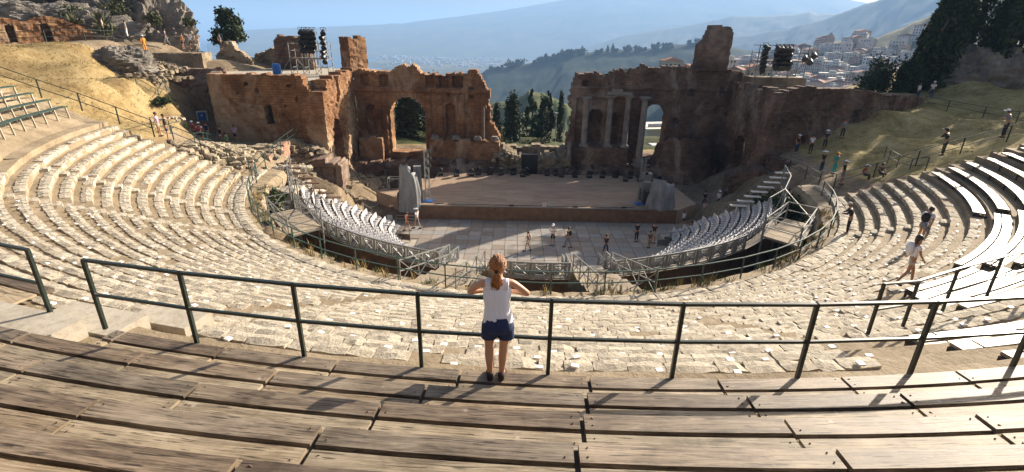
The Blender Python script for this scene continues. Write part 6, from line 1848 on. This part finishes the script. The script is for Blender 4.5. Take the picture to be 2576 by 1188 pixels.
TH = [
 ('man in white t-shirt with a black shoulder bag climbing the right stair', on(23.0, -46.5, .15), -60, 'climb', 1.78, 'white', 'grey', .6, .6, dict(pack='black')),
 ('woman in white top and beige shorts stepping up the right wedge behind the man', on(25.2, -65.5, .15), 250, 'walk', 1.66, 'white', 'beige', .6, .5, dict(pack='white', long_hair=True)),
 ('man in dark clothes leaning on the pit rail with a camera on the right', on(20.0, -37.2, .2), 60, 'lean', 1.78, 'black', 'black', 1.6, 1.5, dict(hat=('beige', 'cap'))),
 ('man in dark t-shirt aiming a camera at the left stair', P(24.9, -171.5, 8.2), -60, 'camera', 1.75, 'black', 'navy', .6, .8, {}),
 ('person behind the photographer on the left stair', P(25.6, -172.6, 8.4), -80, 'stand', 1.6, 'lilac', 'beige', .6, .6, {}),
 ('person leaning on the far right railing beside the olive grass', P(25.8, -12.2, 8.6), 30, 'lean', 1.72, 'black', 'olive', 1.6, 1.5, dict(hat=('black', 'cap'))),
 ('person in white hat perched on the railing at the far right', P(28.6, -12.3, 9.9), 20, 'lean', 1.7, 'grey', 'black', .6, 1.5, dict(hat=('white', 'cap'))),
]
for lab, loc, face, pose, h, top, bot, slv, lg, kw in TH:
    person(lab, loc, face, pose, h, top, bot, slv, lg, **kw)
GR = [
 ('person in white cap and dark shorts in the left path group', (-29.6, 6.9), 200, 'stand', 1.7, 'red', 'black', .6, .7, dict(hat=('white', 'cap'))),
 ('man with striped shirt and white cap standing at the front of the left path group', (-28.6, 6.2), 20, 'stand', 1.78, 'white', 'black', .6, .7, dict(hat=('white', 'cap'), pack='red')),
 ('woman in black top and white shorts in the left path group', (-27.6, 7.4), 180, 'stand', 1.65, 'black', 'white', .2, .4, {}),
 ('person in green at the right of the left path group', (-26.8, 7.0), 90, 'sit', 1.6, 'green', 'green', .6, 1.5, {}),
 ('person in lilac t-shirt against the wing wall', (-27.4, 9.4), 180, 'stand', 1.7, 'lilac', 'black', .7, .8, {}),
 ('person in grey trousers and dark top at the left path group', (-29.2, 8.2), 160, 'stand', 1.7, 'navy', 'grey', .6, 1.5, {}),
 ('person in dark clothes by the blue board on the right ramp', (23.9, 8.5), 200, 'stand', 1.7, 'black', 'navy', .6, 1.5, dict(hat=('white', 'cap'))),
 ('person in white top in the crowd on the right ramp', (25.0, 8.2), 180, 'stand', 1.7, 'white', 'black', .6, 1.5, {}),
 ('person in navy standing near the doorway of the right wing', (26.4, 8.6), 170, 'stand', 1.7, 'navy', 'black', .8, 1.5, dict(hat=('white', 'brim'))),
 ('person in grey by the dark doorway of the right wing', (28.0, 9.0), 160, 'stand', 1.7, 'grey', 'black', .8, 1.5, {}),
 ('person in dark shirt with white hat midway down the right ramp', (22.9, 2.6), 200, 'stand', 1.72, 'black', 'navy', .7, 1.5, dict(hat=('white', 'brim'))),
 ('person in teal shirt on the right ramp', (23.4, 1.8), 190, 'stand', 1.7, 'teal', 'teal', .7, 1.5, dict(hat=('orange', 'cap'))),
 ('man in grey shirt and white cap nearest on the right ramp', (22.4, -.9), 220, 'stand', 1.8, 'black', 'grey', .7, .8, dict(hat=('white', 'cap'))),
 ('person in maroon with white cap sitting by the right ramp', (24.2, -.4), 220, 'sit', 1.7, 'red', 'black', .7, 1.5, dict(hat=('white', 'cap'))),
 ('person in dark top sitting beside the one in maroon', (25.0, -.9), 200, 'sit', 1.7, 'black', 'black', .7, 1.5, {}),
]
for lab, (x, y), face, pose, h, top, bot, slv, lg, kw in GR:
    person(lab, (x, y, gz(x, y) + .02), face, pose, h, top, bot, slv, lg, **kw)
UP = [
 ('person in a bright orange suit among the rocks of the upper left', (-41.2, 20.0, 12.6), 60, 'stand', 1.75, 'orange', 'orange', 1.6, 1.5, dict(hat=('white', 'brim'))),
 ('person in blue on the far left terrace near the rock', (-41.2, 23.8, 13.3), 100, 'walk', 1.7, 'navy', 'grey', .6, 1.5, {}),
 ('person in orange vest on the far left terrace', (-38.6, 22.5, 12.9), 150, 'stand', 1.7, 'orange', 'black', .2, .7, {}),
 ('person in white t-shirt in the middle of the terrace visitors', (-37.8, 22.7, 12.9), 200, 'stand', 1.72, 'white', 'black', .6, .7, {}),
 ('woman in a long pale dress among the terrace visitors', (-37.2, 23.0, 12.9), 170, 'stand', 1.65, 'beige', 'beige', .2, 1.5, dict(long_hair=True)),
 ('person at the end of the terrace looking out to sea', (-35.8, 25.0, 12.9), -20, 'stand', 1.7, 'grey', 'black', .6, 1.5, {}),
 ('visitor in pale clothes on the path left of the rock', (-44.8, 19.6, 14.3), 120, 'stand', 1.7, 'beige', 'grey', .7, 1.5, {}),
 ('second visitor with white trousers on the path left of the rock', (-43.0, 20.4, 14.1), 120, 'stand', 1.7, 'grey', 'white', .7, 1.5, {}),
 ('man in white shirt and cap at the far right railing below the cypresses', (42.0, 18.0, 9.7), 160, 'fold', 1.75, 'white', 'navy', .7, 1.5, dict(hat=('white', 'cap'))),
 ('woman in white shirt beside the man below the cypresses', (40.6, 18.0, 9.6), 200, 'stand', 1.66, 'white', 'denim', .6, 1.5, {}),
]
for lab, loc, face, pose, h, top, bot, slv, lg, kw in UP:
    person(lab, loc, face, pose, h, top, bot, slv, lg, **kw)

# ------------------------------------------------------------------ the woman at the railing (seen from behind)
WX, WY, WZ = -1.86, -31.79, 11.255
W = thing('person', 'woman with blond ponytail, white tank top and navy shorts leaning on the railing', 'person', (WX, WY, WZ), rad(0))
J = dict(pelvis=(.015, .02, .84), spine=(.01, .04, .99), chest=(.0, .06, 1.16), uchest=(0, .085, 1.26), neck=(0, .115, 1.35), head=(.005, .15, 1.465), crown=(.005, .15, 1.56),
         shL=(-.165, .09, 1.285), elL=(-.345, .115, 1.125), wrL=(-.145, .20, 1.110), haL=(-.065, .225, 1.110),
         shR=(.165, .09, 1.285), elR=(.375, .115, 1.115), wrR=(.17, .205, 1.108), haR=(.09, .23, 1.108),
         hiL=(-.09, .015, .81), thL=(-.092, .03, .62), knL=(-.088, .035, .46), caL=(-.086, .0, .33), anL=(-.075, -.005, .085), toL=(-.085, .13, .03),
         hiR=(.11, .015, .81), thR=(.10, .03, .62), knR=(.085, .035, .46), caR=(.078, .0, .33), anR=(.062, -.005, .085), toR=(.09, .13, .03))
J = {k: Vector(v) for k, v in J.items()}
ED = [('pelvis', 'spine'), ('spine', 'chest'), ('chest', 'uchest'), ('uchest', 'neck'), ('neck', 'head'), ('head', 'crown')]
for s in 'LR': ED += [('uchest', 'sh' + s), ('sh' + s, 'el' + s), ('el' + s, 'wr' + s), ('wr' + s, 'ha' + s), ('pelvis', 'hi' + s), ('hi' + s, 'th' + s), ('th' + s, 'kn' + s), ('kn' + s, 'ca' + s), ('ca' + s, 'an' + s), ('an' + s, 'to' + s)]
RD = dict(pelvis=(.13, .095), spine=(.102, .078), chest=(.118, .085), uchest=(.115, .075), neck=.046, head=(.072, .088), crown=(.055, .065), shL=.048, elL=.036, wrL=.024, haL=(.034, .018), shR=.048, elR=.036, wrR=.024, haR=(.034, .018),
          hiL=.092, thL=.082, knL=.056, caL=.060, anL=.034, toL=.03, hiR=.092, thR=.082, knR=.056, caR=.060, anR=.034, toR=.03)
obj('body', skin_mesh('body', J, ED, RD, 'pelvis', 2, SKIN['light']), W, world=False)
# fingers
for s, sg in (('L', 1), ('R', -1)):
    hnd = J['ha' + s]; d = (J['ha' + s] - J['wr' + s]).normalized(); side = Vector((0, 0, 1)); side = (side - d * side.dot(d)).normalized()
    fm = MB()
    for k, (o_, L) in enumerate(((-.024, .062), (-.008, .074), (.009, .070), (.025, .055))):
        b0 = hnd + side * o_
        dn = (d + Vector((0, .12, -.30))).normalized()
        p1 = b0 + d * L * .5; p2 = p1 + dn * L * .32; p3 = p2 + (dn + Vector((0, -.1, -.5))).normalized() * L * .28
        fm.tube([b0 - d * .02, p1, p2, p3], [.0095, .009, .008, .0065], 7)
    tb = hnd - d * .035 + side * .03
    fm.tube([tb, tb + (d * .6 + Vector((0, -.45, .45))).normalized() * .035, tb + (d + Vector((0, -.35, .2))).normalized() * .062], [.012, .0105, .008], 7)
    fm.build('fingers', SKIN['light'], W, smooth=True, world=False)
# tank top and shorts: lofted cloth with folds
def loft(name, rings, mat, n=36, fold=.006, seed=0, caps=(False, False), thick=None):
    V = []; F = []
    for i, (c, rx, ry) in enumerate(rings):
        for j in range(n):
            a = 2 * math.pi * j / n
            q = 1 + (fold / rx) * (noise.noise(Vector((math.cos(a) * 3.2, math.sin(a) * 3.2, i * .55 + seed))) * 1.6 + .6 * noise.noise(Vector((math.cos(a) * 8, math.sin(a) * 8, i * .3 + seed))))
            ca, sa = math.cos(a), math.sin(a)
            V.append((c[0] + rx * q * math.copysign(abs(ca) ** .85, ca), c[1] + ry * q * math.copysign(abs(sa) ** .85, sa), c[2]))
    for i in range(len(rings) - 1):
        for j in range(n): F.append((i * n + j, i * n + (j + 1) % n, (i + 1) * n + (j + 1) % n, (i + 1) * n + j))
    if caps[0]: F.append(tuple(reversed(range(n))))
    if caps[1]: F.append(tuple(range((len(rings) - 1) * n, len(rings) * n)))
    return obj(name, mesh_from(name, V, F, mat, smooth=True), W, world=False)
wt, nt, b = new_mat('white_cotton')
b.inputs['Base Color'].default_value = (.74, .74, .78, 1); b.inputs['Roughness'].default_value = .9
nn = noise_tex(nt, coords(nt, (1, 1, .35), 'OBJ'), 16, 4, .6, .5); bump(nt, b, nn, .5, .03)
loft('tank_top', [((.012, .012, .795), .172, .128), ((.012, .014, .83), .174, .130), ((.012, .018, .88), .168, .126), ((.010, .025, .94), .155, .115), ((.006, .034, 1.0), .148, .110), ((.003, .045, 1.06), .152, .110), ((0, .056, 1.12), .160, .112), ((0, .066, 1.18), .165, .112), ((0, .075, 1.225), .155, .106), ((0, .080, 1.255), .132, .098), ((0, .085, 1.28), .112, .088)], wt, 40, .008, 1)
ms = MB()
for s in (-1, 1):
    pts_ = [Vector((.098 * s, -.012, 1.24)), Vector((.100 * s, .02, 1.305)), Vector((.100 * s, .075, 1.332)), Vector((.098 * s, .13, 1.30)), Vector((.09 * s, .16, 1.24))]
    for dx in (-.024, -.012, 0, .012, .024): ms.tube([p + Vector((dx, 0, -abs(dx) * .12)) for p in pts_], .011, 6)
ms.build('straps', wt, W, smooth=True, world=False)
loft('shorts', [((.012, .012, .90), .150, .114), ((.012, .010, .85), .168, .128), ((.012, .006, .80), .182, .140), ((.012, .004, .75), .188, .146), ((.012, .006, .70), .186, .142)], CL['denim'], 36, .004, 3, (False, True))
for s, x in (('L', -.085), ('R', .112)):
    loft('shorts_leg', [((x, .01, .74), .096, .128), ((x, .012, .69), .097, .122), ((x, .014, .64), .099, .116), ((x, .016, .605), .101, .114)], CL['denim'], 24, .004, 5)
# head: face on the far side, ears, hair with a ponytail
hd = J['head']; fc = MB()
fc.add(*ball(hd + Vector((0, .094, -.005)), .016, 8, 6, -1, (.9, 1.4, 1.3)))
for s in (-1, 1): fc.add(*ball(hd + Vector((.080 * s, .0, -.005)), .022, 8, 6, -1, (.45, 1, 1.4)))
fc.build('face', SKIN['light'], W, smooth=True, world=False)
ey = MB()
for s in (-1, 1): ey.add(*ball(hd + Vector((.032 * s, .082, .018)), .010, 8, 6))
ey.build('eyes', CL['white'], W, world=False)
MB().add(*ball(hd + Vector((0, .088, -.042)), .018, 8, 6, -1, (1.3, .4, .35))).build('mouth', CL['red'], W, world=False)
hm_, nt, b = new_mat('blond_hair')
hn = noise_tex(nt, coords(nt, (9, 9, 1.2), 'OBJ'), 9, 4, .6, .3)
nt.links.new(ramp(nt, hn, [(.32, (.15, .05, .015)), (.5, (.36, .14, .04)), (.7, (.58, .27, .09))]), b.inputs['Base Color']); b.inputs['Roughness'].default_value = .42
bump(nt, b, hn, .8, .02)
m_ = MB(); m_.add(*ball(hd + Vector((0, -.03, .02)), .103, 26, 18, -1, (.92, 1.0, 1.12), .08, 4))
hr = m_.build('hair', hm_, W, smooth=True, world=False)
# strands: cap strands pulled to the tie, then the ponytail
r5 = random.Random(4); tie = hd + Vector((-.012, -.125, -.015)); st = MB()
for k in range(150):
    a = r5.uniform(0, 6.28); e = r5.uniform(-.25, 1.45)
    d = Vector((math.cos(a) * math.cos(e) * .92, math.sin(a) * math.cos(e) * 1.08, math.sin(e) * 1.1))
    p0 = hd + Vector((0, -.015, .03)) + d * .108
    mid = (p0 + tie) / 2; c_ = hd + Vector((0, -.015, .03)); dm = (mid - c_)
    mid = c_ + dm.normalized() * .112
    st.tube([p0, p0.lerp(mid, .5) + (p0.lerp(mid, .5) - c_).normalized() * .008, mid, tie + Vector((r5.gauss(0, .006), .008, r5.gauss(0, .006)))], [.003, .0045, .005, .004], 4, caps=False)
for k in range(120):
    sx, sy = r5.gauss(0, .013), r5.gauss(0, .010); L = r5.uniform(.13, .20)
    pts_ = [tie + Vector((sx * .3, -.004, sy * .3)), tie + Vector((sx * 1.2, -.045 + sy * .4, -.05)), tie + Vector((sx * 1.7, -.050 + sy, -.05 - L * .45)), tie + Vector((sx * 1.3 + r5.gauss(0, .008), -.030 + sy, -.05 - L * .8)), tie + Vector((sx * .7 + r5.gauss(0, .01), -.02 + sy, -.05 - L))]
    st.tube(pts_, [.004, .006, .006, .005, .002], 4, caps=False)
for k in range(14):   # loose wisps
    a = r5.uniform(-.9, .9) + (0 if r5.random() < .5 else 3.14); p0 = hd + Vector((math.cos(a) * .095, math.sin(a) * .05, r5.uniform(-.02, .08)))
    q = p0 + Vector((math.cos(a) * .03, r5.gauss(-.01, .015), -r5.uniform(.06, .16)))
    st.tube([p0, (p0 + q) / 2 + Vector((math.cos(a) * .018, 0, 0)), q], [.0022, .0022, .001], 3, caps=False)
st.build('ponytail', hm_, W, world=False)
MB().add(*ball(tie + Vector((0, -.012, 0)), .022, 10, 6)).build('hair_tie', CL['black'], W, world=False)
sh = MB()
for s in 'LR':
    a_, b_ = J['an' + s], J['to' + s]
    sh.tube([Vector((a_.x, a_.y - .055, .03)), Vector((a_.x, a_.y, .032)), Vector((b_.x, b_.y - .03, .028)), Vector((b_.x, b_.y + .035, .022))], [.034, .042, .046, .026], 10)
    sh.tube([Vector((a_.x, a_.y - .03, .03)), Vector((a_.x, a_.y - .02, .10))], [.04, .042], 10)
sh.build('shoes', cloth('shoe_canvas', (.035, .02, .015)), W, smooth=True, world=False)
